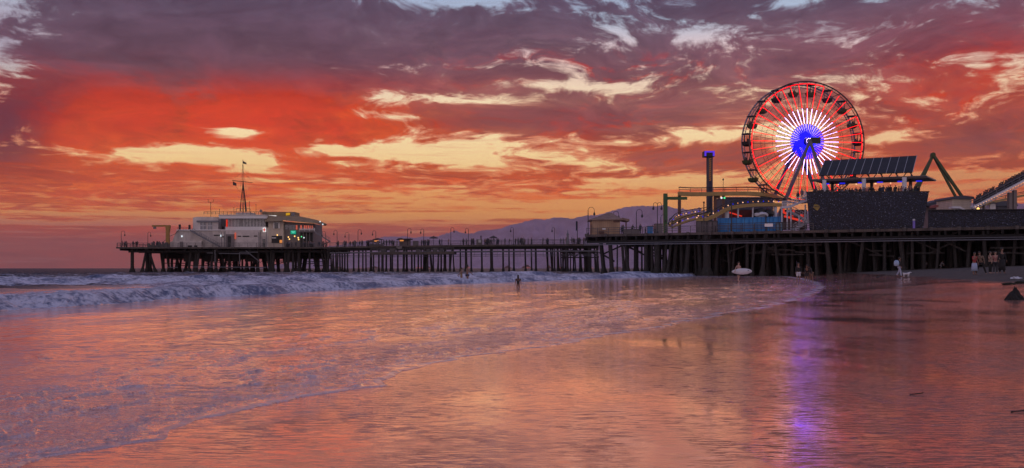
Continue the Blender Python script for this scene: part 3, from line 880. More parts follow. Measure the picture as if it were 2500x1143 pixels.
# --- lower fishing platform
low = thing('fishing_platform', (-28, 262, 0), 'lower timber fishing deck hung beside the walkway below its railing', 'platform')
lf = [(905, 270), (1000, 264), (1108, 258)]
LF = [Vector((at(p, 0, Y).x, Y, 5.45)) for p, Y in lf]
MB().prism([p - Vector((0, 0, .6)) for p in LF] + [p + Vector((.5, 3.2, -.6)) for p in reversed(LF)], (0, 0, .6)).build('deck', M['deck'], low)
for a, b in zip(LF, LF[1:]): railing(a + Vector((0, .1, 0)), b + Vector((0, .1, 0)), low, 2.0, 1.05)
for px in (912, 935, 958, 985, 1012, 1044, 1070, 1098):
    Y = float(np.interp(px, [905, 1000, 1108], [270, 264, 258])) + .5; mb = MB()
    pile(mb, at(px, 0, Y).x, at(px, 0, Y).x, Y, .42, 5.0); mb.build('piling', M['pile'], low)
for px, w, h_ in ((958, 1.5, 1.0), (1062, 1.2, 1.0), (1078, .8, .9), (1020, 1.0, .7), (935, 1.4, .9), (1045, .8, .7)):
    Y = float(np.interp(px, [905, 1000, 1108], [270, 264, 258])) + 1.5; a = at(px, 0, Y)
    MB().box(a.x - w / 2, a.x + w / 2, Y, Y + .8, 5.453, 5.45 + h_).build('bench', M['rail'], low)

# --- near amusement pier
near = thing('amusement_pier', (45, 175, 0), 'wide dark pier carrying the fairground rides, standing on crowded piles over the beach', 'pier')
E0, E1 = at(1428, 0, front(1428)), at(2760, 0, front(2760))
nx, ny = E1.x - E0.x, E1.y - E0.y; nl = math.hypot(nx, ny); nx /= nl; ny /= nl
BK = Vector((-ny * 1.0, nx * 1.0, 0))        # away from the viewer


def onpier(t, back, z=DZ):
    """t metres along the front edge, back metres behind it"""
    return Vector((E0.x + nx * t - ny * back, E0.y + ny * t + nx * back, z))


def tpx(px, back=0.0):
    """t for a photograph column at a given set-back"""
    lo_, hi_ = -5.0, 140.0
    for _ in range(40):
        mid = (lo_ + hi_) / 2; p = onpier(mid, back)
        if p.x / p.y * F + 1250 < px: lo_ = mid
        else: hi_ = mid
    return (lo_ + hi_) / 2


MB().prism([onpier(0, 0, DZ - .4), onpier(nl, 0, DZ - .4), onpier(nl, 88, DZ - .4), onpier(0, 70, DZ - .4)], (0, 0, .4)).build('deck', M['deck'], near)
mb = MB()
for k in range(int(nl / 1.9)):
    mb.bar(onpier(k * 1.9 + .4, -.18, DZ - .75), onpier(k * 1.9 + .4, 30, DZ - .75), .28, .62)
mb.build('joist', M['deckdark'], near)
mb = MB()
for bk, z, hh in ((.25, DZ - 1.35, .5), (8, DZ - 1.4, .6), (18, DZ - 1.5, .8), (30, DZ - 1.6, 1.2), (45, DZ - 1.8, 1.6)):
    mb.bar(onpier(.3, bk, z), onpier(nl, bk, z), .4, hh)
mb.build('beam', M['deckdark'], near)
jm = simple('grey timber end', (84, 78, 76), 0.9, 0.3, 2.0)
for k in range(int(nl / 1.9)):
    if k % 2 == 0: MB().box(*[c for p in [onpier(k * 1.9 + .4, -.30)] for c in (p.x - .22, p.x + .22, p.y - .2, p.y + .2)], DZ - .42, DZ + .12).build('joist_end', jm, near)
mb = MB()
for z, r_ in ((DZ - 1.55, .08), (DZ - 1.85, .12)): mb.tube(onpier(0, -.35, z), onpier(nl, -.35, z), r_ * .7, n=6)
mb.build('pipe', M['steel'], near)
rnd = random.Random(5)
cnt = 0
for (px, w) in [(1466, .62), (1489, .62), (1507, .36), (1518, .5), (1525, .7), (1553, .75), (1567, .4), (1577, .6), (1592, .5), (1604, .8), (1614, .6), (1628, .7), (1640, .4), (1652, .55),
                (1664, .7), (1682, .6), (1694, .5), (1705, .8), (1716, .45), (1726, 1.15), (1748, .6), (1770, .6), (1792, .5), (1818, .6), (1842, .5), (1866, .6), (1893, .6), (1915, .5), (1940, .55),
                (1968, .6), (1993, .5), (2020, .6), (2048, .5), (2075, .55), (2103, .6), (2130, .5), (2160, .55), (2190, .6), (2222, .5), (2255, .6), (2290, .5), (2325, .6), (2362, .5), (2400, .6), (2440, .5), (2480, .6)]:
    px += rnd.uniform(-7, 7) * (px > 1740); bk_ = rnd.choice([.6, .6, 1.6, 3.0]); p = onpier(tpx(px, bk_), bk_); lean = rnd.choice([0, 0, -.6, .5, -.9, .8]); w *= rnd.uniform(.7, 1.25); mb = MB()
    pile(mb, p.x, p.x + lean, p.y, w, DZ - .5, zb=-1.0); mb.build('piling', M['pile'], near); cnt += 1
for row, bk in enumerate((7, 14)):
    for k in range(27):
        p = onpier(1.2 + k * 2.9 + rnd.uniform(-.9, .9) + row, bk + rnd.uniform(-1, 1)); mb = MB()
        pile(mb, p.x, p.x + rnd.choice([0, .5, -.5]), p.y, rnd.uniform(.42, .7), DZ - .5, zb=-1.0); mb.build('piling', M['pile'], near)
mb = MB()
for bk in (19, 24, 29, 34, 39, 44, 49, 54, 59, 64, 69):
    for k in range(int(nl / 2.0)):
        p = onpier(max(.5, (2.0 if bk < 40 else 1.2) + k * 2.0 + rnd.uniform(-.8, .8)), min(bk + rnd.uniform(-1.5, 1.5), 70))
        if p.x / p.y < 0.10 and rnd.random() < .35: continue
        mb.tube((p.x, p.y, DZ - .5), (p.x, p.y, -1), rnd.uniform(.25, .42), n=6)
o = mb.build('far_piling_rows', M['pile'], near); o['kind'] = 'stuff'
for k in range(34):                                             # cross boards added to block light and darken the space under the park
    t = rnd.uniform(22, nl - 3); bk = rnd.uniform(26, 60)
    MB().bar(onpier(t, bk, rnd.uniform(3.6, 4.8)), onpier(min(nl, t + rnd.uniform(4, 12)), bk, rnd.uniform(3.6, 4.8)), .25, rnd.uniform(3.0, 4.2)).build('light_blocking_board', M['deckdark'], near)
for k in range(46):
    t = rnd.uniform(0, 30); bk = rnd.uniform(1, 22); z = rnd.uniform(3.6, 6.2)
    MB().bar(onpier(t, bk, z), onpier(t + rnd.uniform(2, 5), bk, z + rnd.choice([-1.6, 0, 1.6])), .2, .25).build('brace', M['pile'], near)
for k in range(22):
    t = rnd.uniform(26, nl - 12); z = rnd.uniform(3.2, 6.0); MB().bar(onpier(t, 1.1, z), onpier(t + rnd.uniform(2.5, 6), 1.3, z + rnd.choice([-2.2, -.3, 0, 2.0])), .16, .22).build('brace', M['pile'], near)
for t0, t1 in ((0.2, 11), (11, 24), (24, 37), (37, 40)):
    railing(onpier(t0, .2), onpier(t1, .2), near, 1.9, 1.1)

# ================================================================ harbour building
HY = 290.0
hb = thing('harbour_office', (at(555, 0, HY).x, HY + 8, DZ), 'white two storey harbour building with ribbon windows left of the beige roofed restaurant', 'building')


def P3(px, py, Y): return at(px, py, Y)


def wallpoly(pts, Y, depth, name, m, parent):
    return MB().prism([at(x, y, Y) for x, y in pts], (0, depth, 0)).build(name, m, parent)


BASE = HOR - (DZ - H) / HY * F + .05                       # photograph row of the deck there
wallpoly([(413, BASE), (413, 593), (421, 588), (431, 564), (551, 563), (551, BASE)], HY + 1.5, 14, 'wall', M['white'], hb)
MB().pbox(430, 573, 560.5, 563, HY + 1.2, 15).build('parapet', M['trimw'], hb)
wallpoly([(471, 561), (471, 532), (480, 529.5), (533, 530), (533, 561)], HY + 5, 9, 'upper_wall', M['white2'], hb)
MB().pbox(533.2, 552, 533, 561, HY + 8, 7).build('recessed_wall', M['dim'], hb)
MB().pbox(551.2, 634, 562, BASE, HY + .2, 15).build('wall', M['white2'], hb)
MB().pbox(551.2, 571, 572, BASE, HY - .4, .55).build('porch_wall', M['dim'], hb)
MB().pbox(634.2, 655, 556, BASE, HY + .8, 14).build('wall', M['white2'], hb)
MB().pbox(550, 649, 553.5, 562, HY + .2, 14.8).build('sill_band', M['trimw'], hb)
MB().pbox(534, 649, 525.5, 533.5, HY - .3, 15).build('parapet', M['trimw'], hb)
MB().pbox(533, 650, 523.9, 525.4, HY - .5, 15.5).build('parapet', M['white2'], hb)
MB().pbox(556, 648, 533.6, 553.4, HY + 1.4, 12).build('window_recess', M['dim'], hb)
for x0, x1, n, m_ in ((558, 586, 8, 'paleglass'), (590.5, 647, 16, 'glass')):
    fr = MB().pbox(x0, x1, 534.2, 553, HY + 1.15, .12).build('window', M[m_], hb)
    mb = MB()
    for k in range(n + 1):
        x = x0 + (x1 - x0) * k / n; mb.pbox(x - .55, x + .55, 534.2, 553, HY + .95, .17)
    mb.build('mullion', M['trimw'], fr)
for x0, x1 in ((489, 502.5), (508, 517.5)):
    fr = MB().pbox(x0, x1, 543, 561, HY + 4.85, .1).build('window', M['paleglass'], hb)
    MB().pbox((x0 + x1) / 2 - .4, (x0 + x1) / 2 + .4, 543, 561, HY + 4.7, .12).pbox(x0, x1, 551, 551.8, HY + 4.7, .1).build('mullion', M['trimw'], fr)
MB().pbox(480, 533.5, 538.5, 542.5, HY + 4.4, .55).build('window_hood', M['steel'], hb)
for a, b, c, d in ((535, 539.5, 553, 559), (542, 546, 553, 559)):
    MB().pbox(a, b, c, d, HY + 7.85, .1).build('window', M['glass'], hb)
for x0, x1, yy in ((522, 537.5, 573.2), (541, 548, 577.2), (580, 588.5, 575.7), (592.5, 608.5, 575.7), (620, 628, 575.2)):
    MB().pbox(x0, x1, yy, yy + 2.6, HY + .1 if x0 > 550 else HY + 1.4, .09).build('vent', M['black'], hb)
MB().pbox(555.5, 563.5, 577, BASE, HY - .5, .09).build('door', M['black'], hb)
MB().pbox(572.6, 575.8, 568, 583.5, HY - .1, .2).build('lit_slot', M['Lpink'], hb)
MB().pbox(641, 647.5, 583.5, BASE, HY + .68, .1).build('door', M['glass'], hb)
MB().pbox(458, 468, 599, BASE, HY + .3, .3).pbox(474, 481, 599, BASE, HY + .3, .3).build('opening', M['black'], hb)  # black slabs painting the darkness inside the low openings
MB().pbox(424, 441, 590, BASE, HY + .6, 1.2).pbox(448, 492, 588.5, BASE, HY + .6, .85).build('low_store', M['white2'], hb)
MB().pbox(439, 445, 590, BASE, HY + .3, .28).build('door', M['dim'], hb)
pent = MB().pbox(576, 612, 519, 523.8, HY + 4, 6).build('roof_cabin', M['white2'], hb)
mb = MB()
for x0, x1, yb, yt in ((498, 650, 523.8, 517), (577, 611, 519, 509.5)):
    for yy in ((yt, (yb + yt) / 2) if yb > 520 else (yt,)): mb.bar(at(x0, yy, HY + 4), at(x1, yy, HY + 4), .09)
    n = int((x1 - x0) / 9)
    for k in range(n + 1): mb.bar(at(x0 + k * (x1 - x0) / n, yb, HY + 4), at(x0 + k * (x1 - x0) / n, yt, HY + 4), .09)
mb.build('roof_railing', M['rail'], hb)
# outside stair on the left face
st = MB()
st.bar(at(465, 563, HY + .6), at(537, 603, HY + .2), 1.0, .28)
for k in range(14):
    a = at(465 + 72 * k / 13, 563 + 40 * k / 13, HY); st.bar(a, a + Vector((0, 0, .9)), .06)
for dz_ in (.9, .5): st.bar(at(465, 563, HY - .1) + Vector((0, 0, dz_)), at(537, 603, HY - .1) + Vector((0, 0, dz_)), .07)
st.build('stair', M['steel'], hb)
mb = MB()
for x in (438, 462): mb.pbox(x - 2, x + 2, 548 if x < 450 else 549, 563, HY + 3, .6)
mb.build('chimney', M['black'], hb)
mb = MB(); mb.bar(at(432, 556, HY + 3), at(462, 556, HY + 3), .07)
for k in range(8): mb.bar(at(434 + k * 3.6, 556, HY + 3), at(434 + k * 3.6, 562, HY + 3), .06)
mb.build('roof_railing', M['rail'], hb)
mb = MB()
for x in (541, 548, 632, 636, 650): mb.tube(at(x, 567, HY - .15), at(x, BASE, HY - .15), .09, n=6)
mb.build('drain_pipe', M['steel'], hb)
MB().tube(at(443, 577, HY + 1.3), at(445, 577, HY + 1.3), .25).build('wall_lamp', M['Lcool'], hb)
MB().tube(at(538.5, 575.7, HY + 1.0), at(540, 575.7, HY + 1.0), .28).build('wall_lamp', M['Lcool'], hb)
ls = MB().pbox(551.8, 555, 536, 554, HY - .9, .3).build('lit_sign', M['Lsignred'], hb)
# red cross sign
rc = thing('red_cross_sign', at(645, 566, HY - .3), 'small lit white square sign with a red cross on the white harbour wall', 'sign')
MB().pbox(641.6, 648.6, 556, 566.5, HY - .3, .35).build('panel', M['Lsignwhite'], rc)
MB().pbox(644.1, 646.1, 557.2, 565.3, HY - .42, .1).pbox(642.2, 644.08, 560.1, 562.4, HY - .42, .1).pbox(646.12, 648, 560.1, 562.4, HY - .42, .1).build('cross', M['Lsignred'], rc)

# flags mast
mast = thing('signal_mast', at(593.5, 519, HY + 6), 'tall tripod signal mast with yardarm on the roof of the white harbour building', 'mast')
mb = MB()
for x, dy in ((586, 0), (602, 0), (594, 2.5)): mb.tube(at(x, 516, HY + 6) + Vector((0, dy, 0)), at(593.5, 442, HY + 6), .14, .09, 6)
mb.tube(at(593.5, 519, HY + 6), at(593, 388, HY + 6), .16, .06, 8)
mb.build('pole', M['lamp'], mast)
MB().tube(at(567.5, 441, HY + 6), at(617, 446, HY + 6), .13, .07, 6).build('yardarm', M['lamp'], mast)
mb = MB()
for a, b in (((593, 420), (612, 438)), ((593, 420), (574, 434)), ((593, 395), (586, 470)), ((593, 395), (602, 480)), ((568, 443), (586, 470))): mb.tube(at(a[0], a[1], HY + 6), at(b[0], b[1], HY + 6), .025, n=4)
mb.build('stay', M['lamp'], mast)


def flag(px, py, Y, w, h, label):
    f = MB(); n = 7; a = at(px, py, Y); vs = []
    for k in range(n):
        t = k / (n - 1)
        for zz in (0, 1): vs.append((a.x + w * t, a.y + .12 * math.sin(t * 7), a.z - w * .55 * t - (h * (1 - .35 * t)) * zz))
    f.add(vs, [(2 * k, 2 * k + 2, 2 * k + 3, 2 * k + 1) for k in range(n - 1)])
    f.add([(x, y + .03, z) for x, y, z in vs], [(2 * k, 2 * k + 1, 2 * k + 3, 2 * k + 2) for k in range(n - 1)])
    o = f.build('flag', M['canvas']); tag(o, label, 'flag', 'flags on the signal mast'); return o


flag(593.3, 393, HY + 6, .95, .75, 'dark flag at the very top of the signal mast')
flag(568.5, 443, HY + 6, 1.0, 1.1, 'dark flag hanging from the left end of the yardarm')
an = thing('antenna', at(514.5, 529.5, HY + 8), 'thin antenna with a square bracket top on the left roof of the harbour building', 'antenna')
MB().tube(at(514.5, 529.5, HY + 8), at(514.5, 494, HY + 8), .07, n=6).build('pole', M['lamp'], an)
MB().path([at(508, 489, HY + 8), at(508.5, 493.5, HY + 8), at(520.5, 493.5, HY + 8), at(521, 489, HY + 8)], .05).bar(at(520, 488.5, HY + 8), at(523, 488, HY + 8), .12).bar(at(507, 488, HY + 8), at(510, 488.5, HY + 8), .12).build('bracket', M['lamp'], an)
for x, t_, lb in ((536, 510, 'short whip antenna left of the roof cabin'), (571, 506, 'thin whip antenna just left of the signal mast'), (609, 492, 'ring topped antenna just right of the signal mast'), (625, 499, 'short antenna on the right part of the harbour roof')):
    a = thing('antenna', at(x, 523.8, HY + 7), lb, 'antenna', 'antennas on the harbour roof')
    MB().tube(at(x, 523.8, HY + 7), at(x, t_, HY + 7), .05, n=5).build('pole', M['lamp'], a)
    MB().bar(at(x - 1.3, t_ + 1, HY + 7), at(x + 1.3, t_ + 1, HY + 7), .09).build('crossbar', M['lamp'], a)
sp = thing('roof_searchlight', at(637.5, 523.8, HY + 2), 'dark round searchlight on the roof edge left of the beige roof', 'searchlight')
MB().tube(at(637.5, 523.8, HY + 2), at(637.5, 518, HY + 2), .1, n=6).build('stand', M['lamp'], sp)
a = at(637.5, 515.5, HY + 2); MB().tube(a + Vector((0, -.3, 0)), a + Vector((0, .3, 0)), .42, .34, 10).build('lamp_head', M['steel'], sp)

# restaurant
rs = thing('restaurant', (at(710, 0, HY).x, HY + 8, DZ), 'cream restaurant with beige roof and upswept eave beside the white harbour building', 'building')
wallpoly([(655.2, BASE), (655.2, 540), (692, 540), (692, BASE)], HY + .5, 14, 'wall', M['cream'], rs)
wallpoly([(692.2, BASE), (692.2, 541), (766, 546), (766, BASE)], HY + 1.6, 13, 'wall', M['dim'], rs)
MB().prism([at(646, 541, HY - 1.2), at(690, 540, HY - 1.2), at(690, 528.5, HY + 3.5), at(652, 524, HY + 3.5)], (0, .5, .12)).build('roof', M['beige'], rs)
MB().prism([at(689, 537.5, HY - 1), at(766, 545.5, HY - 1), at(797, 549, HY + 1), at(793, 546.5, HY + 3), at(772, 538.5, HY + 4), at(720, 527.5, HY + 4), at(690, 530.5, HY + 3)], (0, .3, .22)).build('roof', M['beige'], rs)
MB().prism([at(768, 543, HY - .6), at(797, 548.2, HY + .6), at(792, 551, HY + .6), at(782, 549.2, HY - .2)], (0, 1.6, 0)).build('eave', M['tanroof'], rs)
MB().pbox(640, 719, 517.5, 530, HY + 4.5, 7).build('roof_block', M['beige'], rs)
MB().pbox(711, 718.6, 518.5, 528, HY + 3.4, 1).build('vent_box', M['steel'], rs)
a = MB()
for x, yt in ((699, 521), (702.2, 520.6), (705.4, 520.4)):       # yellow angular roof sign strokes
    a.bar(at(x, yt + 5, HY + 4.2), at(x + 1.6, yt, HY + 4.2), .25); a.bar(at(x - .6, yt + .6, HY + 4.2), at(x + 1.8, yt + .2, HY + 4.2), .22)
a.build('roof_sign', emit('yellow roof sign', (225, 170, 40), .8), rs)
MB().pbox(649, 674, 526, 528.2, HY + 3.0, .4).build('skylight', M['Lsignwhite'], rs)
fr = MB().pbox(668.5, 682, 543.5, 557.5, HY + .35, .13).build('window', M['glass'], rs)
MB().pbox(667, 669.8, 543, 558, HY + .2, .12).pbox(679.5, 683, 543, 558, HY + .2, .12).pbox(669.8, 679.5, 542.6, 543.4, HY + .2, .12).build('shutter', M['trimw'], fr)
for x0, x1, m_ in ((694, 704, 'paleglass'), (705, 713, 'paleglass'), (714, 721, 'paleglass'), (722.3, 726, 'Lpink'), (733, 737, 'Lpink'), (742, 745.5, 'Lpink'), (747, 749.5, 'Lpink'), (751.5, 755, 'Lpink'), (757.5, 759, 'Lpink'), (761.5, 763.3, 'Lpink')):
    MB().pbox(x0, x1, 549 + (x0 - 694) * .03, 560.5, HY + 1.5, .09).build('window', M[m_], rs)  # pink panes emit to imitate sky colour showing in the glass
MB().pbox(731, 766, 559.5, 561, HY + 1.4, .19).build('sill', M['trimw'], rs)
MB().pbox(731, 768, 565, 567, HY - .6, 2.2).build('balcony', M['dim'], rs)
railing(at(731, 565, HY - .5), at(768, 565, HY - .5), rs, 1.4, .9, 'trimw')
MB().pbox(663, 688.5, 576, 594, HY + .38, .1).build('shopfront', M['black'], rs)
MB().pbox(682.5, 688.5, 586, 594, HY + .25, .12).build('lit_counter', M['Lamber'], rs)
MB().pbox(663.5, 674, 580, 582, HY + .25, .12).build('menu_board', M['trimw'], rs)
MB().pbox(733, 765, 568, BASE, HY + 1.48, .1).build('ground_floor_dark_slab', M['black'], rs)  # black slab painting the shade inside the ground floor
mb = MB()
for x in (740, 748, 756, 764.5): mb.pbox(x - .7, x + .7, 567, BASE, HY - .4, .2)
mb.build('post', M['dim'], rs)
mb = MB(); mb.bar(at(768, 566, HY), at(806, 590, HY), .8, .3)
for k in range(10):
    a = at(768 + 38 * k / 9, 566 + 24 * k / 9, HY); mb.bar(a, a + Vector((0, 0, 1)), .05)
for dz_ in (1, .6): mb.bar(at(768, 566, HY) + Vector((0, 0, dz_)), at(806, 590, HY) + Vector((0, 0, dz_)), .07)
mb.bar(at(806, 590, HY), at(783, 600, HY), .8, .25)
mb.build('stair', M['steel'], rs)
ts = thing('teal_sign', at(715.5, 571, HY + 1), 'rounded teal lit sign on the restaurant front', 'sign')
MB().pbox(709.5, 722, 563, 571.5, HY + 1.1, .35).build('panel', M['Lteal'], ts)
MB().pbox(711, 720, 565.4, 566.3, HY + .98, .1).pbox(713, 719, 568, 568.8, HY + .98, .1).build('lettering', emit('pale teal letters', (130, 245, 215), 1), ts)
for k, (x, y, m_, lb) in enumerate([(677, 574, 'Lwarm', 'warm lamp above the dark shopfront of the restaurant'), (704, 579, 'Lwarm', 'warm string lamp left below the teal sign'), (706.5, 584, 'Lwarm', 'warm string lamp lowest at the left below the teal sign'),
                           (719.5, 577, 'Lwarm', 'warm string lamp just right below the teal sign'), (728, 580.5, 'Lwarm', 'warm string lamp beside the dark doorway of the restaurant'), (729, 585, 'Lwarm', 'warm string lamp lowest beside the dark doorway'),
                           (736, 578, 'Lgreen', 'green lamp over the open ground floor of the restaurant'), (742, 580.5, 'Lcool', 'small white lamp right of the green lamp'), (781.5, 541, 'Lcool', 'white lamp on top of the upswept eave'), (788, 548, 'Lcool', 'white lamp in the point of the upswept eave')]):
    o = MB().lathe(at(x, y, HY + (0 if x > 770 else -.3)), [(.05, -.2), (.17, -.08), (.17, .08), (.05, .2)], 8).build('hanging_lamp', M[m_]); tag(o, lb, 'lamp', 'lamps on the restaurant')

# crane
cr = thing('davit_crane', at(409, 605, HY - 2), 'yellow davit crane at the left end of the harbour building', 'crane')
MB().prism([at(404.5, 606, HY - 2), at(404.5, 561, HY - 2), at(403, 550.5, HY - 2), at(413.5, 549.5, HY - 2), at(414.5, 553, HY - 2), at(411.5, 570, HY - 2), at(413, 606, HY - 2)], (0, 1, 0)).build('post', M['yellow'], cr)
MB().prism([at(370.5, 549.8, HY - 1.9), at(403.8, 549.3, HY - 1.9), at(403.8, 553.2, HY - 1.9), at(385, 553.5, HY - 1.9), at(370.5, 553.5, HY - 1.9)], (0, .7, 0)).build('arm', M['yellow'], cr)
MB().pbox(374, 380, 553.6, 559, HY - 1.8, .5).build('winch', M['steel'], cr)
cb = MB(); pts = [at(438, 560, HY + 1), at(428, 571, HY + 1), at(412, 578, HY + 1), at(398, 592, HY)]
cb.path(pts, .06).build('cable', M['lamp'], cr)
mb = MB()
for k in range(14):
    x = 362 + k * 3.6 + (k % 3); h_ = [1.0, .6, 1.3, .8, .5][k % 5]; a = at(x, BASE, HY - 3)
    mb.box(a.x - .35, a.x + .35, HY - 3 + .2 * (k % 3), HY - 2.2, DZ + .003, DZ + h_)
mb.build('equipment_rack', M['rail'], cr)


# ================================================================ lamps
def lamp(kind, rad, h, side, double=False):
    t = thing('street_lamp', (0, 0, 0), 'x', 'street lamp', 'curved lamp posts on the pier')
    mb = MB(); mb.lathe((0, 0, 0), [(.16, 0), (.16, .25), (.075, .35), (.065, h - rad), (.05, h - rad)], 8); mb.build('pole', M['lamp'], t)
    for s_ in ((side, -side) if double else (side,)):
        pts = [Vector((s_ * rad * (1 - math.cos(a)), 0, h - rad + rad * math.sin(a))) for a in [PI * k / 10 for k in range(11)]]
        pts.append(Vector((s_ * rad * 2, 0, h - rad - .3)))
        MB().path(pts, .045).build('arm', M['lamp'], t)
        MB().lathe((s_ * rad * 2, 0, h - rad - .75), [(.05, -.18), (.16, -.1), (.2, .1), (.12, .3), (.05, .48)], 8).build('lantern', M['lamp'], t)
    return t


proto = {}
LAMPS = [(296, 290, 4.6, .5, 1, 'lone lamp post at the outermost corner of the pier, left of the yellow crane'), (361, 291, 4.3, .4, 1, 'lamp post between the outermost corner and the yellow crane'),
         (795, 285, 4.3, .5, -1, 'lamp post at the foot of the restaurant stairs'), (823, 284, 4.6, .45, -1, 'first lamp post on the walkway right of the restaurant stairs'), (852, 290, 4.2, .55, -1, 'second lamp post right of the restaurant'),
         (874, 277, 4.5, .45, 1, 'lamp post just left of the first market umbrella'), (917.5, 285, 4.5, .45, -1, 'lamp post rising behind the patched market stall'), (995, 268, 4.5, .45, 1, 'lamp post in front of the flat roofed food hut'),
         (1034.5, 272, 4.5, .4, -1, 'lamp post between food hut and round umbrella'), (1100.7, 262.5, 4.5, .4, 1, 'lamp post in front of the lowest hill crest, left of two bathers'), (1143.7, 268, 4.5, .4, -1, 'lamp post above the two bathers in the surf'),
         (1253.5, 261, 4.5, .35, -1, 'lamp post above the wading woman'), (1353.6, 259, 4.4, .3, -1, 'lamp post midway between the wading woman and the tan kiosk')]
LAMPS2 = [(1435.8, 1.2, 4.9, .55, 1, 'tall lamp post left of the tan kiosk'), (1497.5, 12, 4.7, .5, 1, 'lamp post behind the roof of the tan kiosk'), (1553.7, 2.5, 4.3, .5, 1, 'lamp post right of the kiosk porch'),
          (1613.5, 9, 3.6, .4, 1, 'shorter lamp post beside the green frame'), (1641, 14, 3.2, .3, -1, 'small lamp post just right of the green frame')]
for (px, Y, h, r_, s_, lb) in LAMPS:
    key = (r_, h, s_, False)
    if key not in proto:
        proto[key] = o = lamp('a', r_, h, s_)
    else: o = copy_thing(proto[key])
    o.location = (at(px, 0, Y).x, Y, DZ); o['label'] = lb
for (px, bk, h, r_, s_, lb) in LAMPS2:
    p = onpier(tpx(px, bk), bk); o = lamp('a', r_, h, s_); o.location = p; o['label'] = lb
p = onpier(tpx(1605, 1.5), 1.5); o = lamp('a', .35, 5.3, 1, True); o.location = p; o['label'] = 'double armed lamp post in front of the green frame'


# ================================================================ umbrellas, huts on the walkway
def umbrella(px, Y, r_, top, label, m_='canvas'):
    t = thing('market_umbrella', (at(px, 0, Y).x, Y, DZ), label, 'umbrella', 'umbrellas over the walkway'); x = at(px, 0, Y).x
    MB().tube((x, Y, DZ), (x, Y, DZ + top), .05, n=6).build('pole', M['lamp'], t)
    mb = MB(); mb.lathe((x, Y, DZ + top), [(r_, -.55), (r_ * .98, -.42), (r_ * .5, -.15), (.06, .05), (.04, .15)], 8); mb.build('canopy', M[m_], t)


umbrella(1058.5, 266, 1.15, 2.35, 'low domed umbrella right of the food hut on the walkway')
umbrella(1204.5, 259, 1.05, 2.2, 'flat dark umbrella over the densest walkway crowd')
umbrella(906, 279, 1.2, 1.7, 'faded red umbrella at the left of the patched stall', 'redcanvas')
ms = thing('market_stall', (at(920, 0, 276).x, 276, DZ), 'patched low market stall with a drooping canopy, left of the food hut', 'stall')
mb = MB(); pts = [at(908, 587, 276), at(912, 583.5, 276), at(922, 581.5, 276), at(933, 584.5, 276), at(932, 586, 276), at(922, 584.5, 276)]
mb.prism(pts, (0, 3, 0)).build('canopy', M['canvas'], ms)
MB().pbox(909, 912, 586, 602, 276.2, .2).pbox(930, 932, 585.5, 602, 276.2, .2).build('post', M['rail'], ms)
mb = MB(); rnd = random.Random(3)
for k in range(26):
    x = 902 + rnd.random() * 31; yy = 588 + rnd.random() * 11; mb.pbox(x, x + rnd.uniform(1.5, 4), yy, yy + rnd.uniform(1.5, 3), 276 + rnd.random() * 1.5, .5)
mb.pbox(902, 934, 596, 602, 277, .8)
mb.build('goods', simple('mixed stall goods', (0.14, 0.12, 0.13), 0.8, .7, 4.0), ms)
MB().pbox(914, 924, 587, 590, 277, .2).build('lit_shelf', M['Lamber'], ms)
ht = thing('food_hut', (at(985, 0, 266).x, 266, DZ), 'small slatted food hut with flat overhanging roof and side awning', 'hut')
MB().pbox(975, 1000, 585, 602, 268, 3).build('wall', M['greypanel'], ht)
MB().prism([at(982, 582.8, 266.5), at(1003.5, 582.3, 266.5), at(1003.5, 584.2, 266.5), at(982, 584.6, 266.5)], (0, 5, 0)).build('roof', M['canvas'], ht)
MB().prism([at(967, 586, 266.3), at(972, 582, 266.3), at(980, 581.2, 266.3), at(987, 584.8, 266.3), at(978, 585, 266.3)], (0, 3, 0)).build('awning', M['canvas'], ht)
MB().pbox(976, 985, 586, 589, 267.8, .2).build('lit_shelf', M['Lamber'], ht)
MB().pbox(967.5, 971, 590, 606, 266.2, .2).build('side_panel', M['dim'], ht)
for px, Y, w, h_, lb in ((1014.5, 268, 1.4, 1.1, 'low square bin right of the food hut'), (976, 265.5, 1.1, 1.2, 'pale notice board in front of the lower deck'),):
    a = at(px, 0, Y); o = thing('bin' if w > 1.2 else 'notice_board', (a.x, Y, DZ), lb, 'bin' if w > 1.2 else 'board')
    if w > 1.2:
        MB().box(a.x - w / 2, a.x + w / 2, Y, Y + .9, DZ, DZ + h_).build('body', M['dim'], o); MB().box(a.x - w / 2 - .08, a.x + w / 2 + .08, Y - .08, Y + .98, DZ + h_, DZ + h_ + .1).build('lid', M['lamp'], o)
    else:
        o.location = (a.x, Y, 5.45); ORG[o.name] = Vector(o.location)
        MB().box(a.x - w / 2, a.x + w / 2, Y, Y + .08, 6.3, 7.0).build('panel', M['dim'], o); MB().box(a.x - .05, a.x + .05, Y + .1, Y + .18, 5.45, 6.2).build('post', M['lamp'], o)
o = thing('telescope_kiosk', (at(1170, 0, 259).x, 259, DZ), 'boxy booth with a slim chimney pipe between two bathers and flat umbrella', 'booth')
MB().pbox(1163, 1177, 584, 602, 259, 1.6).build('body', M['dim'], o); MB().pbox(1168, 1174, 585.5, 592, 258.8, .15).build('poster', M['trimw'], o)
MB().tube(at(1174.3, 584, 259.6), at(1174.3, 575.5, 259.6), .14).build('pipe', M['lamp'], o)
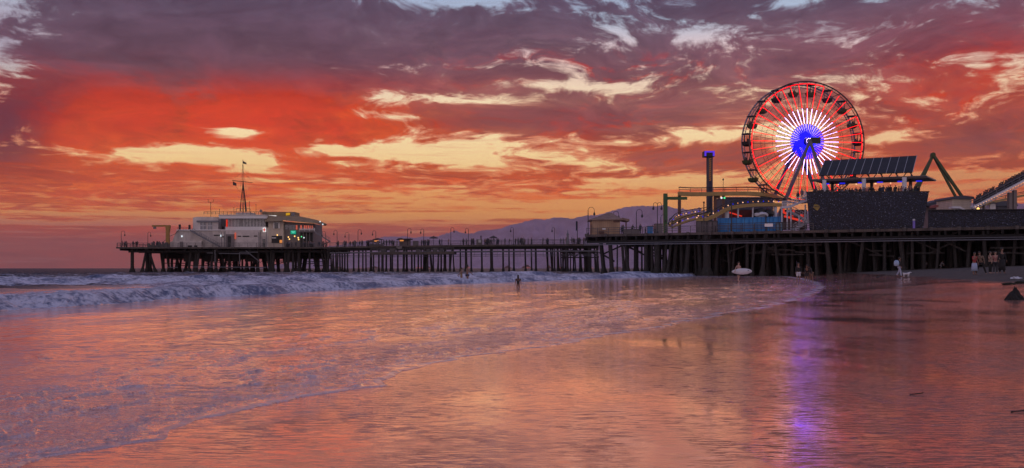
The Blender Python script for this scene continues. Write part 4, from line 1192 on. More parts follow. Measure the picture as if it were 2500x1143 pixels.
# banner pole and pointed marker near the kiosk
Y = 252
o = thing('banner_pole', (at(1408, 0, Y).x, Y, DZ), 'slim pole with a tall dark blue banner left of the tan kiosk', 'banner')
MB().tube((at(1409.5, 0, Y).x, Y, DZ), at(1409.5, 541, Y), .09).build('pole', M['lamp'], o)
MB().pbox(1406, 1409.2, 540, 563, Y, .12).build('banner', simple('dark blue banner', (40, 52, 66), .8, .2, 1.), o)
a = at(1386, 0, Y); o = thing('pointed_marker', (a.x, Y, DZ), 'slender grey pointed obelisk among the walkway crowd', 'monument')
MB().lathe((a.x, Y, DZ), [(.45, 0), (.45, .8), (.32, 1.0), (.26, 2.2), (.36, 2.3), (.1, 2.9), (.04, 3.5)], 6).build('shaft', M['steel'], o)

# ================================================================ kiosk on the near pier
KB = 1.6
Yk = onpier(tpx(1480, KB), KB).y
BK_ = HOR - (DZ - H) / Yk * F
ks = thing('pier_kiosk', (at(1480, 0, Yk).x, Yk + 2, DZ), 'tan boarded kiosk with hipped brown roof and open porch on the pier corner', 'kiosk')
x0, x1 = at(1446.5, 0, Yk).x, at(1514, 0, Yk).x; zt = at(0, 535.5, Yk).z
MB().box(x0, x1, Yk, Yk + 6, DZ, zt).build('wall', M['tan'], ks)
e = .45; zr = at(0, 519.5, Yk + 3).z; xm = at(1489, 0, Yk + 3).x
rf = MB(); A = [(x0 - e, Yk - e, zt), (x1 + e, Yk - e, zt), (x1 + e, Yk + 6 + e, zt), (x0 - e, Yk + 6 + e, zt)]
rf.add(A + [(xm - .3, Yk + 3, zr), (xm + .3, Yk + 3, zr)] + [(p[0], p[1], zt - .18) for p in A], [(0, 1, 5, 4), (1, 2, 5), (2, 3, 4, 5), (3, 0, 4), (0, 6, 7, 1), (1, 7, 8, 2), (2, 8, 9, 3), (3, 9, 6, 0), (6, 9, 8, 7)])
rf.build('roof', M['tanroof'], ks)
MB().prism([at(1519, 531.5, Yk + .5), at(1537, 535, Yk + .5), at(1537, 540.5, Yk + .5), at(1519, 537.5, Yk + .5)], (0, 5, 0)).build('porch_roof', M['tanroof'], ks)
MB().tube(at(1528.5, 540, Yk + .7), at(1528.5, BK_, Yk + .7), .12).build('post', M['brown'], ks)
MB().pbox(1470.5, 1478.5, 557, 561.8, Yk - .06, .05).build('notice', M['trimw'], ks)
MB().pbox(1498, 1513, 537, 543, Yk - .06, .05).build('vent', M['brown'], ks)
MB().pbox(1464, 1475, 564, BK_, Yk - .5, .4).build('bench', M['brown'], ks)
MB().pbox(1442.6, 1446.3, 548, BK_, Yk + .3, 2).build('side_shed', M['tanroof'], ks)
for px0, px1, yt, bk, m_, lb, nm in ((1582, 1594, 551.5, 2.2, 'blue', 'blue box standing on the near pier right of the kiosk', 'storage_box'), (1524, 1562, 560, 1.2, 'dim', 'long grey planter box in front of the kiosk porch', 'planter_box'), (1600, 1618, 546, 6, 'dim', 'grey cabinet behind the double lamp post', 'cabinet')):
    Yb = onpier(tpx((px0 + px1) / 2, bk), bk).y; B_ = HOR - (DZ - H) / Yb * F
    o = thing(nm, (at((px0 + px1) / 2, 0, Yb).x, Yb, DZ), lb, nm.split('_')[-1] if nm != 'planter_box' else 'planter')
    MB().pbox(px0, px1, yt + 1, B_, Yb, 1.3).build('body', M[m_], o); MB().pbox(px0 - .5, px1 + .5, yt, yt + 1, Yb - .1, 1.5).build('lid', M['rail'], o)

# ================================================================ ferris wheel
WY = 208.0
WC = at(1970.5, 346, WY); WR = 147 / F * WY; GAP = 4.2
yaw = math.radians(7.5)
AX = Vector((-math.sin(yaw), math.cos(yaw), 0))              # hub axis, front to back
SX = Vector((math.cos(yaw), math.sin(yaw), 0)); UZ = Vector((0, 0, 1))
WF0 = WC - AX * 0.0
wh = thing('ferris_wheel', (WC.x, WC.y + GAP / 2, DZ), 'big ferris wheel with red, white and blue lit spokes behind the solar roof', 'ferris wheel')


def wp(r, ang, d=0.0): return WF0 + SX * (r * math.cos(ang)) + UZ * (r * math.sin(ang)) + AX * d


NSP = 40
for d, nm in ((0.0, 'rim'), (GAP, 'rim')):
    mb = MB(); n = 80
    for rr, w in ((WR, .26), (WR * .955, .13)):
        pts = [wp(rr, 2 * PI * k / n, d) for k in range(n + 1)]
        mb.path(pts, w / 2 * (1.25 if d else 1), 6)
    for k in range(n): mb.bar(wp(WR, 2 * PI * k / n, d), wp(WR * .955, 2 * PI * (k + .5) / n, d), .06)
    mb.build(nm, M['steel' if d else 'lamp'], wh)
mb = MB()
for rr in (WR * .40, WR * .60, WR * .80):
    for d in (0.12, GAP):
        pts = [wp(rr, 2 * PI * (k + .5) / 40, d) for k in range(41)]; mb.path(pts, .03, 4)
for k in range(40):
    a = 2 * PI * k / 40
    if k % 2 == 0: mb.tube(wp(WR, a, 0), wp(WR, a, GAP), .07, n=5)
    mb.tube(wp(1.0, a, GAP), wp(WR, a, GAP), .04, n=4)
    mb.tube(wp(WR * .60, a, 0.1), wp(WR * .96, a + 2 * PI / 40, 0.1), .02, n=3)
mb.build('bracing', M['lamp'], wh)
off = PI / 40
for k in range(NSP):
    a = 2 * PI * k / NSP + 0.0
    sp_ = MB().tube(wp(.8, a, .05), wp(WR, a, .05), .05, n=5).build('spoke', M['lamp'], wh)
    for r0, r1, m_, w in ((.9, .29 * WR, 'Lblue', .20), (.30 * WR, .55 * WR, 'Lwhite', .03), (.56 * WR, .955 * WR, 'Lred', .09)):
        MB().bar(wp(r0, a, -.06), wp(r1, a, -.06), w, .08, up=AX).build('light_strip', M[m_], sp_)
for k in range(40):
    a = 2 * PI * (k + .5) / 40; MB().bar(wp(.9, a, .6), wp(.25 * WR, a, .6), .10, .06, up=AX).build('inner_light_strip', M['Lblue'], wh)
for k in range(40):
    a0, a1 = 2 * PI * k / 40, 2 * PI * (k + 1) / 40
    if 2 < (k % 20) < 8 and k < 20 or k in (34, 35): continue
    MB().bar(wp(WR * .962, a0 + .01, -.1), wp(WR * .962, a1 - .01, -.1), .13, .08, up=AX).build('rim_light', M['Lred'], wh)
for k, pr in enumerate(((0, 1),)):
    MB().tube(wp(0, 0, -.9), wp(0, 0, GAP + .9), .75, n=14).build('hub', M['lamp'], wh)
scr = MB(); c = WC - AX * 1.25 + SX * 1.25 + UZ * .1
scr.bar(c - SX * 1.05, c + SX * 1.05, .25, 1.35, up=UZ).build('display_board', M['steel'], wh)
c2 = c - AX * .14; MB().bar(c2 - SX * .93, c2 + SX * .93, .04, 1.14, up=UZ).build('display_board', M['black'], wh)
mb = MB()
for a in range(10): mb.lathe(wp(.55, a * .628, -1.0), [(.02, -.06), (.07, 0), (.02, .06)], 6)
mb.build('hub_bulb', M['Lwhite'], wh)
# supports
M['legsteel'] = simple('grey lilac painted steel', (0.10, 0.09, 0.13), 0.5, 0.1, 1.0)
for d, (pxs) in ((-1.3, (1878, 2060)), (GAP + 1.3, (1846, 2044))):
    for px in pxs:
        top = wp(0, 0, d); bx_ = at(px, 0, top.y + (-.6 if d < 0 else .6)).x
        MB().bar(top, (bx_, top.y + (-.8 if d < 0 else .8), DZ), .72 if d < 0 else .62, .6).build('support_leg', M['legsteel'], wh)
MB().bar((at(1868, 0, WY).x, WY + 2, DZ + .8), (at(2060, 0, WY).x, WY + 2, DZ + .8), 3.5, 1.6).build('base_frame', M['steel'], wh)
# gondolas
for k in range(20):
    a = 2 * PI * (k + .5) / 20 + .02
    c = wp(WR * .985, a, GAP / 2)
    if c.z < 16.5: continue
    g = thing('gondola', c - UZ * 2.6, 'x', 'gondola', 'gondolas of the ferris wheel')
    deg = math.degrees(a) % 360
    h_ = int(round(((90 - deg) % 360) / 18))
    places = {0: 'at the very top of the wheel, just right of centre', 1: 'second to the right of the top', 2: 'third to the right of the top', 3: 'at about two o clock on the wheel', 4: 'at the right edge, above hub height', 5: 'at the right edge, level with the hub',
              6: 'at the right edge just below the hub', 15: 'at the left edge, level with the hub', 14: 'at the left edge just below the hub', 13: 'low on the left edge', 16: 'at the left edge, above hub height', 17: 'at about ten o clock on the wheel', 18: 'third to the left of the top', 19: 'second to the left of the top', 20: 'at the top of the wheel, just left of centre'}
    g['label'] = 'dark open gondola ' + places.get(h_, 'on the lower part of the wheel, at %d degrees' % int(deg))
    MB().lathe(c, [(1.15, -.10), (1.0, .03), (.3, .16), (.05, .2)], 10).build('canopy', M['lamp'], g)
    MB().lathe(c - UZ * 2.55, [(.55, 0), (.95, .25), (1.15, .85), (1.02, .85)], 10).build('tub', M['darkgreen' if k % 3 else 'black'], g)
    mb = MB()
    for q in range(4):
        an_ = q * PI / 2 + .5; mb.tube(c + Vector((math.cos(an_) * .8, math.sin(an_) * .8, -.1)), c + Vector((math.cos(an_) * .8, math.sin(an_) * .8, -1.72)), .045, n=5)
    mb.tube(c - UZ * 1.9, c, .07, n=5).build('post', M['lamp'], g)
    if k % 4 != 3:
        mb = MB()
        for q in range(3):
            an_ = q * 2.1 + k; p0 = c + Vector((math.cos(an_) * .5, math.sin(an_) * .5, -1.9)); mb.lathe(p0, [(.16, 0), (.24, .25), (.2, .5), (.08, .58), (.11, .66), (.12, .8), (.04, .9)], 8)
        o = mb.build('seated_riders', M['canvas'], g)

# ================================================================ drop tower
TY = 214.0
dt = thing('drop_tower', at(1733, 0, TY).xy.to_3d() + UZ * DZ, 'slim grey lattice drop tower topped by a violet lit box', 'tower')
x0, x1 = at(1727, 0, TY).x, at(1740, 0, TY).x; zt = at(0, 381, TY).z
mb = MB()
for x in (x0 + .12, x1 - .12):
    for y in (TY, TY + 1.0): mb.bar((x, y, DZ), (x, y, zt), .24)
n = 26
for k in range(n):
    z0, z1 = DZ + (zt - DZ) * k / n, DZ + (zt - DZ) * (k + 1) / n
    s_ = k % 2; mb.bar((x0 + .1 if s_ else x1 - .1, TY, z0), (x1 - .1 if s_ else x0 + .1, TY, z1), .10); mb.bar((x0, TY, z1), (x1, TY, z1), .10)
mb.box(x0 + .25, x1 - .25, TY + .3, TY + .7, DZ, zt)
mb.build('lattice_mast', M['slate'], dt)
MB().pbox(1720, 1745, 368.5, 382, TY - .9, 2.6).build('top_box', M['black'], dt)
mb = MB(); mb.pbox(1720.2, 1744.8, 368.7, 372.4, TY - .98, .07).pbox(1720.2, 1724.5, 372.6, 381, TY - .98, .07).pbox(1740.5, 1744.8, 372.6, 381, TY - .98, .07)
mb.build('lit_border', M['Lpurple'], dt)
mb = MB()
for k in range(11):
    z = at(0, 388 + k * 5.2, TY).z; mb.bar(((x0 + x1) / 2 - .22, TY - .12, z - .12), ((x0 + x1) / 2 + .22, TY - .12, z + .12), .06, .08)
mb.build('lit_marks', emit('amber zigzag bulbs', (210, 130, 70), .7), dt)

# ================================================================ green portal, coaster
gp = thing('green_portal', at(1625, 0, 196).xy.to_3d() + UZ * DZ, 'bright green steel post with a horizontal arm reaching right', 'frame')
x0, x1 = at(1620.5, 0, 196).x, at(1630, 0, 196).x
MB().box(x0, x1, 196, 196.8, DZ, at(0, 472.5, 196).z).build('post', M['green'], gp)
MB().box(x1 + .002, at(1678, 0, 196).x, 196.05, 196.7, at(0, 487.5, 196).z, at(0, 480.5, 196).z).build('arm', M['green'], gp)

co = thing('roller_coaster', at(1750, 0, 205).xy.to_3d() + UZ * DZ, 'tan tracked roller coaster with brown supports curling left of the ferris wheel', 'roller coaster')


def railtrack(pts, w, h, name, parent, post=1.6, bulbs=None, railm='lamp', rh=.9, tm='track'):
    tr = MB().beam(pts, w, h).build(name, M[tm], parent)
    mb = MB(); pts = [Vector(p) for p in pts]
    L = [0]
    for a, b in zip(pts, pts[1:]): L.append(L[-1] + (b - a).length)
    def P(s):
        for i in range(len(pts) - 1):
            if s <= L[i + 1] or i == len(pts) - 2: return pts[i].lerp(pts[i + 1], max(0, min(1, (s - L[i]) / (L[i + 1] - L[i]))))
    n = int(L[-1] / post)
    top = Vector((0, -w / 2, h / 2 + rh))
    for k in range(n + 1): q = P(k * L[-1] / n); mb.bar(q + Vector((0, -w / 2, h / 2)), q + top, .07)
    mb.path([q + top for q in pts], .06, 5); mb.path([q + top + Vector((0, w, 0)) for q in pts], .06, 5)
    mb.path([q + Vector((0, -w / 2, h / 2 + rh * .5)) for q in pts], .05, 5)
    mb.build('rail', M[railm], tr)
    if bulbs:
        for m_, off_ in bulbs:
            b = MB(); nn = int(L[-1] / 1.1)
            for k in range(nn):
                if k % len(bulbs) == off_: b.lathe(P(k * 1.1) + Vector((0, -w / 2 - .1, h / 2 + rh * .35)), [(.03, -.11), (.105, -.05), (.105, .05), (.03, .11)], 6)
            b.build('bulb_row', M[m_], tr)
    return tr


def bez(pts, n=8):
    """Catmull-Rom through points"""
    out = []; pts = [Vector(p) for p in pts]; q = [pts[0]] + pts + [pts[-1]]
    for i in range(1, len(q) - 2):
        for k in range(n):
            t = k / n; a, b, c, d = q[i - 1:i + 3]
            out.append(.5 * ((2 * b) + (c - a) * t + (2 * a - 5 * b + 4 * c - d) * t * t + (3 * b - a - 3 * c + d) * t ** 3))
    return out + [pts[-1]]


railtrack(bez([at(1657, 473, 204), at(1700, 474.5, 205), at(1760, 473.5, 206), at(1830, 473, 207), at(1880, 478, 209), at(1905, 487, 212)], 5), 1.0, .75, 'upper_track', co, 2.4)
railtrack(bez([at(1634, 553, 199), at(1641, 545, 199), at(1652, 535, 200), at(1672, 529, 203), at(1700, 524, 206), at(1724, 521, 208)], 5), .9, .5, 'left_curve', co, 2.0, [('Lbulb', 0), ('Lamber', 2), ('Lpurple', 1)])
railtrack(bez([at(1700, 540, 190), at(1722, 536, 190), at(1745, 527, 190.5), at(1775, 511, 191), at(1805, 504, 192), at(1840, 501, 193), at(1880, 500, 194), at(1911, 501, 195)], 5), .9, .62, 'front_curve', co, 2.0, [('Lbulb', 0), ('Llampblue', 1), ('Lamber', 2)])
railtrack(bez([at(1640, 556, 197), at(1665, 545, 197), at(1690, 537, 196), at(1712, 531, 195), at(1735, 520, 194.5)], 5), .7, .35, 'low_track', co, 2.4, [('Lpurple', 0), ('Lbulb', 1)])
for x0, x1, y0, Y in ((1655.8, 1662.8, 475, 204.4), (1743, 1749.5, 477, 206.4), (1764, 1770, 477, 206.6)):
    MB().box(at(x0, 0, Y).x, at(x1, 0, Y).x, Y, Y + .6, DZ, at(0, y0, Y).z).build('support_post', M['brown'], co)
MB().pbox(1743, 1758, 478.2, 484, 206.2, .5).build('support_bracket', M['brown'], co)
for x0, x1, y0, y1, Y in ((1888.5, 1897, 505, 566, 194.5), (1770, 1780, 518, 566, 191.5), (1800, 1804, 507, 566, 192.2), (1836, 1840, 505, 566, 193.2)):
    MB().tube(at((x0 + x1) / 2, y0 - 2, Y), (at((x0 + x1) / 2, 0, Y).x, Y, DZ), (x1 - x0) / 2 / F * Y, n=10).build('support_post', M['palesteel'], co)

bx_ = thing('grey_show_box', at(1825, 0, 226).xy.to_3d() + UZ * DZ, 'large plain slate grey box building behind the coaster track', 'building')
MB().pbox(1764.5, 1888, 483, 512, 226, 8).box(at(1766, 0, 226).x, at(1886, 0, 226).x, 226.5, 233, DZ, at(0, 512, 226).z).build('wall', M['slate'], bx_)
MB().pbox(1763.5, 1889, 481, 482.9, 225.7, 8.6).build('roof', M['steel'], bx_)
for x, m_, lb in ((1761.5, 'Lcool', 'white floodlight left of the slate grey box'), (1768.8, 'Lgreen', 'green floodlight at the corner of the slate grey box')):
    o = MB().lathe(at(x, 483.3, 203), [(.04, -.2), (.2, -.08), (.2, .08), (.04, .2)], 8).build('floodlight', M[m_]); tag(o, lb, 'lamp', 'floodlights by the coaster')

gw = thing('mural_wall', at(1810, 0, 195).xy.to_3d() + UZ * DZ, 'low red lit mural wall below the coaster curve', 'wall')
MB().pbox(1782, 1888, 513, 536, 196, .5).build('wall', simple('maroon mural wall', (88, 34, 34), .8, .5, .5), gw)
MB().bar(at(1781, 519, 195.7), at(1811, 528, 195.7), .35, .2).build('light_strip', M['Lsignred'], gw)
mw = thing('covered_ride', at(1862, 0, 194).xy.to_3d() + UZ * DZ, 'lumpy black and white covered ride under the coaster curve', 'ride')
rnd = random.Random(9)


def mound(px0, px1, y0, y1, Y, m_, name, parent, seed=0):
    bm = bmesh.new(); bmesh.ops.create_icosphere(bm, subdivisions=3, radius=1)
    a, b = at(px0, y1, Y), at(px1, y0, Y); c = (a + b) / 2; sx, sz = abs(b.x - a.x) / 2, abs(b.z - a.z) / 2
    rr = random.Random(seed); off_ = Vector((rr.random() * 9,) * 3)
    from mathutils import noise as mn
    vs = []
    for v in bm.verts:
        k = 1 + .35 * mn.noise(v.co * 1.6 + off_) + .15 * mn.noise(v.co * 4 + off_); vs.append((c.x + v.co.x * sx * k, c.y + v.co.y * 1.2 * k, c.z + v.co.z * sz * k))
    o = MB(); o.add(vs, [tuple(v.index for v in f.verts) for f in bm.faces]); bm.free()
    return o.build(name, M[m_], parent, True)


mound(1838, 1868, 509, 527, 193.5, 'black', 'cover', mw, 1); mound(1862, 1888, 510, 533, 193.8, 'black', 'cover', mw, 2); mound(1843, 1876, 518, 531, 192.6, 'palesteel', 'pale_panel', mw, 3)
MB().pbox(1840, 1886, 527, 564, 194, 1.5).build('base', M['black'], mw)

# hoardings on the near pier edge
def panel(px0, px1, yt, bk, m_, name, label, cat, posts=6, thick=.12):
    t0, t1 = tpx(px0, bk), tpx(px1, bk); a, b = onpier(t0, bk), onpier(t1, bk)
    zt_ = at(0, yt, (a.y + b.y) / 2).z
    o = thing(name, (a + b) / 2, label, cat)
    MB().prism([a, b, b + BK * thick, a + BK * thick], (0, 0, zt_ - DZ)).build('panel', M[m_], o)
    if posts:
        mb = MB()
        for k in range(posts + 1):
            p = a.lerp(b, k / posts) - BK * .08; mb.bar(p, p + UZ * (zt_ - DZ + .06), .1)
        mb.bar(a - BK * .08 + UZ * (zt_ - DZ + .05), b - BK * .08 + UZ * (zt_ - DZ + .05), .12, .1)
        mb.build('frame', M['lamp'] if m_ != 'blue' else M['blue'], o)
    return o


panel(1753, 1907, 532.5, 3.0, 'blue', 'blue_hoarding', 'bright blue hoarding along the pier edge below the coaster curve', 'fence', 8)
panel(1700.5, 1752, 541, 1.5, 'greypanel', 'slatted_fence', 'grey slatted fence panel left of the blue hoarding', 'fence', 4)
panel(1895, 1911, 545, 1.2, 'ltblue', 'pale_blue_panel', 'narrow pale blue panel right of the blue hoarding', 'panel', 2)
o = thing('edge_railing', onpier(60, .15), 'dark railing along the near pier edge in front of the blue hoarding', 'railing')
ORG[o.name] = Vector(o.location)
railing(onpier(tpx(1755, .15), .15), onpier(tpx(1965, .15), .15), o, 2.0, 1.35, 'lamp', 3)
for px, yt, lb in ((1786, 494, 'tall black pole in front of the blue hoarding'), (1870, 532, 'short black pole at the right of the blue hoarding'), (1718.5, 498, 'short black pole left of the drop tower'), (1765.5, 441, 'thin flagpole right of the drop tower')):
    bk = 1.0 if px != 1765.5 else 40; p = onpier(tpx(px, bk), bk); zt_ = H + (HOR - yt) / F * p.y
    o = thing('slim_pole', p, lb, 'pole', 'poles at the pier edge'); MB().tube(p, (p.x, p.y, zt_), .09 if bk == 1 else .05, n=6).build('pole', M['lamp'], o)
    MB().lathe((p.x, p.y, zt_), [(.05, 0), (.16, .12), (.16, .3), (.03, .45)], 8).build('cap', M['lamp'], o)

# railing signs: small white notice on the blue hoarding
pp = onpier(tpx(1876, .1), .1); o = MB().bar((pp.x - .6, pp.y, DZ + .95), (pp.x + .6, pp.y - .5, DZ + .95), .05, .5).build('notice', M['trimw']); tag(o, 'small white notice on the railing before the blue hoarding', 'notice')

# white stairs between coaster and navy platform
sr = thing('white_staircase', onpier(tpx(1945, 4), 4), 'white steel staircase climbing in two flights to the navy screened platform', 'staircase')
Ys = onpier(tpx(1945, 4), 4).y
def flight(x0, y0, x1, y1, Y, nm='flight'):
    mb = MB(); a, b = at(x0, y0, Y), at(x1, y1, Y); mb.bar(a, b, 1.3, .34); n = 9
    for k in range(n + 1):
        q = a.lerp(b, k / n) + Vector((0, -.6, .1)); mb.bar(q, q + UZ * .95, .06)
    for z in (.55, 1.0): mb.bar(a + Vector((0, -.6, z)), b + Vector((0, -.6, z)), .08)
    return mb.build(nm, M['palesteel'], sr)
flight(1973, 487, 1927, 505, Ys); flight(1927, 506, 1907, 507, Ys, 'landing'); flight(1973, 541, 1934, 563, Ys - 1.5); flight(1925, 516, 1972, 541, Ys + 1.6)
flight(1960, 484, 1974, 484, Ys + .1, 'landing')
for x, y0 in ((1922, 506), (1931, 507), (1909, 509), (1951, 527), (1966, 500)):
    MB().tube(at(x, y0, Ys), (at(x, 0, Ys).x, Ys, DZ), .13, n=8).build('post', M['palesteel'], sr)
lf_ = thing('lit_red_frame', at(1940, 0, Ys + 8).xy.to_3d() + UZ * DZ, 'red lit crooked frame seen through the white staircase', 'light frame')
for (a, b, c, d) in ((1911, 517, 1920, 522), (1912, 520, 1912, 509), (1915, 528, 1945, 536), (1945, 536, 1966, 542), (1958, 523, 1958, 538), (1935, 528, 1938, 512)):
    MB().bar(at(a, b, Ys + 8), at(c, d, Ys + 8), .42, .3).build('light_strip', M['Lsignred'], lf_)
MB().pbox(1914, 1970, 512, 560, Ys + 9, 3).build('backing', M['canvas'], lf_)

# ================================================================ navy screened platform with solar roof
np_ = thing('screened_platform', onpier(tpx(2115, 5), 5), 'big raised platform wrapped in a dark navy screen with painted glints', 'platform')
t0, t1 = tpx(1973, .35), tpx(2262, .35)
A_, B_ = onpier(t0, .35), onpier(t1, .35)
zA, zB = at(0, 470, A_.y).z, at(0, 469, B_.y).z
zt_ = (zA + zB) / 2
BOTT = DZ - .05
fa = MB()
fa.prism([(A_.x - .25, A_.y, zA), (A_.x + .25, A_.y, BOTT), (B_.x - .5, B_.y, BOTT), (B_.x + .35, B_.y, zB)], (5.0, 13.0, 0)).build('screen', M['navy'], np_)
MB().prism([(A_.x - .4, A_.y, zA + .003), (B_.x + .4, B_.y, zB + .003), Vector((B_.x + .4, B_.y, zB + .003)) + BK * .3, Vector((A_.x - .4, A_.y, zA + .003)) + BK * .3], (0, 0, .14)).build('coping', M['black'], np_)
FL = min(zA, zB) + .02
e1 = MB(); q = A_ + (B_ - A_) * .075 - BK * .06      # yellow emblem: two bars over a downward triangle
def onwall(x, y): # photo point on the screen plane
    t_ = tpx(x, .27); p = onpier(t_, .27); return Vector((p.x, p.y, H + (HOR - y) / F * p.y))
emb = thing('wall_emblem', onwall(1994, 512), 'faded yellow emblem of bars over a down pointing triangle on the navy screen', 'emblem')
ye = simple('faded yellow paint', (150, 128, 60), .7, .2, 2.)
MB().prism([onwall(1988, 499.5), onwall(2001, 499.5), onwall(2002.5, 502.5), onwall(1986, 503)], BK * .05).build('bar', ye, emb)
MB().prism([onwall(1984.5, 505), onwall(2002, 504.5), onwall(2001, 507), onwall(1986, 507.5)], BK * .05).build('bar', ye, emb)
MB().prism([onwall(1987, 508.6), onwall(2000.5, 508.2), onwall(1995.5, 514.5)], BK * .05).build('triangle', ye, emb)
ws = thing('wall_notice', onwall(2163, 545), 'small pale rectangular notice low on the navy screen', 'notice')
MB().prism([onwall(2158.5, 542), onwall(2167, 542), onwall(2167, 547.5), onwall(2158.5, 547.5)], BK * .06).build('panel', M['trimw'], ws)

sf = thing('solar_roof', onpier(tpx(2120, 6), 6, FL), 'long tilted row of dark solar panels over a flat canopy on pale columns', 'canopy')
Yb0, Yb1 = onpier(tpx(1998, 5), 5).y, onpier(tpx(2229, 5), 5).y
Yt0, Yt1 = Yb0 + 4.2, Yb1 + 4.2
c0, c1, c2, c3 = at(1999, 428.5, Yb0), at(2228, 420.5, Yb1), at(2238.5, 380, Yt1), at(2014, 392, Yt0)
nrm = (c1 - c0).cross(c3 - c0).normalized() * -.12
for k in range(11):
    a, b = k / 11 + .0025, (k + 1) / 11 - .0025
    pts = [c0.lerp(c1, a), c0.lerp(c1, b), c3.lerp(c2, b), c3.lerp(c2, a)]
    MB().prism(pts, nrm).build('solar_panel', M['solar'], sf)
mb = MB()
for k in range(12): mb.bar(c0.lerp(c1, k / 11) - nrm * .2, c3.lerp(c2, k / 11) - nrm * .2, .07, .05)
mb.build('panel_joint', M['silver'], sf)
mb = MB(); dn = (c0 + c1) / 2
r0, r1 = at(1979, 441, Yb0 - 1.0), at(2262, 432, onpier(tpx(2262, 3.5), 3.5).y)
for k in (0.06, .2, .35, .5, .64, .8, .95):
    lo_ = c0.lerp(c1, k); hi_ = c3.lerp(c2, k); lo_m = lo_.lerp(hi_, .12); g_ = Vector((lo_m.x, lo_m.y, r0.lerp(r1, k).z))
    mb.bar(g_ + Vector((-1.0, 0, 0)), lo_m, .12); mb.bar(g_ + Vector((1.0, 0, 0)), lo_m, .12)
    m2 = lo_.lerp(hi_, .8); mb.bar((m2.x, m2.y, g_.z), m2, .12)
for tt in (.08, .85): mb.bar(c0.lerp(c3, tt) - nrm * -.9, c1.lerp(c2, tt) - nrm * -.9, .16)
mb.build('truss', M['lamp'], sf)
MB().prism([r0, r1, r1 + BK * 9, r0 + BK * 9], (0, 0, .22)).build('roof', M['steel'], sf)
MB().bar(r0 + UZ * -.03, r1 + UZ * -.03, .25, .34).build('fascia', M['canvas'], sf)
for px, w, m_, bk in ((2012.5, .32, 'palesteel', 3), (2109, .32, 'palesteel', 3), (2208, .34, 'palesteel', 3), (2223, .26, 'brown', 8), (2128, .26, 'lamp', 9), (2032, .26, 'lamp', 10)):
    p = onpier(tpx(px, bk), bk, FL); MB().tube(p, (p.x, p.y, r0.lerp(r1, (px - 1979) / 283).z), w, n=10).build('column', M[m_], sf)
for k, px in enumerate((2017, 2057, 2103, 2150, 2199, 2243)):
    c = r0.lerp(r1, (px - 1979) / 283) + UZ * -.55 + BK * .6
    MB().bar(c - Vector((.42, 0, 0)), c + Vector((.42, 0, 0)), .26, .2).build('blue_lamp', M['Llampblue'], sf)
for k, px in enumerate((2040, 2085, 2132, 2134, 2170)):
    c = r0.lerp(r1, (px - 1979) / 283) + UZ * -.6 + BK * 2.5; MB().lathe(c, [(.02, -.12), (.12, 0), (.02, .12)], 6).build('small_bulb', M['Lbulb'], sf)

# lower navy screen to the right
lw = thing('screened_fence', onpier(tpx(2400, 1), 1), 'lower dark navy screen fence continuing right along the pier edge', 'fence')
a, b = onpier(tpx(2266, .5), .5), onpier(tpx(2690, .5), .5)
MB().prism([a + UZ * -.05, b + UZ * -.05, (b.x, b.y, at(0, 511, b.y).z), (a.x, a.y, at(0, 513.5, a.y).z)], BK * .4).build('screen', M['navy'], lw)
mb = MB(); mb.bar((a.x, a.y - .05, at(0, 513, a.y).z), (b.x, b.y - .05, at(0, 510.5, b.y).z), .5, .12); mb.build('coping', M['black'], lw)
pp = onwall(2229.5, 548); o = thing('violet_figure', Vector((pp.x, pp.y - .3, DZ)), 'small violet panel at the foot of the navy screen', 'panel')
MB().box(pp.x - .16, pp.x + .16, pp.y - .35, pp.y - .2, DZ, DZ + 1.1).build('panel', simple('pale violet cloth', (130, 115, 200), .8, .15, 2.), o)
MB().lathe((pp.x, pp.y - .28, DZ + 1.22), [(.06, -.14), (.2, -.05), (.2, .08), (.05, .18)], 8).build('finial', M['palesteel'], o)

# ================================================================ swinging ship A-frame
AY = 190.0
af = thing('ride_a_frame', at(2285, 0, AY).xy.to_3d() + UZ * DZ, 'dark green A frame of a swinging ride rising right of the solar roof', 'ride')
for (x, dy) in ((2226, 0), (2236, 5), (2345, 0), (2330, 5)):
    tp_ = at(2278.5, 379, AY + (0 if dy == 0 else 4)); bt = Vector((at(x, 470, AY + dy).x, AY + dy, at(x, 475, AY + dy).z)); d_ = (bt - tp_); bt2 = tp_ + d_ * ((tp_.z - DZ) / (tp_.z - bt.z))
    MB().bar(tp_, bt2, .52 if dy == 0 else .30, .45).build('leg', M['darkgreen'], af)
MB().tube(at(2278.5, 378, AY - .6), at(2278.5, 378, AY + 5), .45, n=10).build('axle', M['darkgreen'], af)
MB().prism([at(2274.5, 383, AY - .4), at(2283, 383, AY - .4), at(2281, 373, AY - .4), at(2277, 373, AY - .4)], (0, 1.0, 0)).build('apex_plate', M['darkgreen'], af)

# sheds, tents and ramp on the right
def simple_house(px0, px1, ye, yt, Y, d, name, label, wm, rm, cat='building', base=None):
    o = thing(name, at((px0 + px1) / 2, 0, Y).xy.to_3d() + UZ * DZ, label, cat)
    x0, x1 = at(px0, 0, Y).x, at(px1, 0, Y).x; z = at(0, ye, Y).z
    MB().box(x0, x1, Y, Y + d, DZ, z).build('wall', M[wm], o)
    MB().prism([(x0 - .4, Y - .4, z + .003), (x1 + .4, Y - .4, z + .003), (x1 + .2, Y - .4, at(0, yt + 3, Y).z), ((x0 + x1) / 2, Y - .4, at(0, yt, Y).z), (x0 - .2, Y - .4, at(0, yt + 3, Y).z)], (0, d + .8, 0)).build('roof', M[rm], o)
    return o


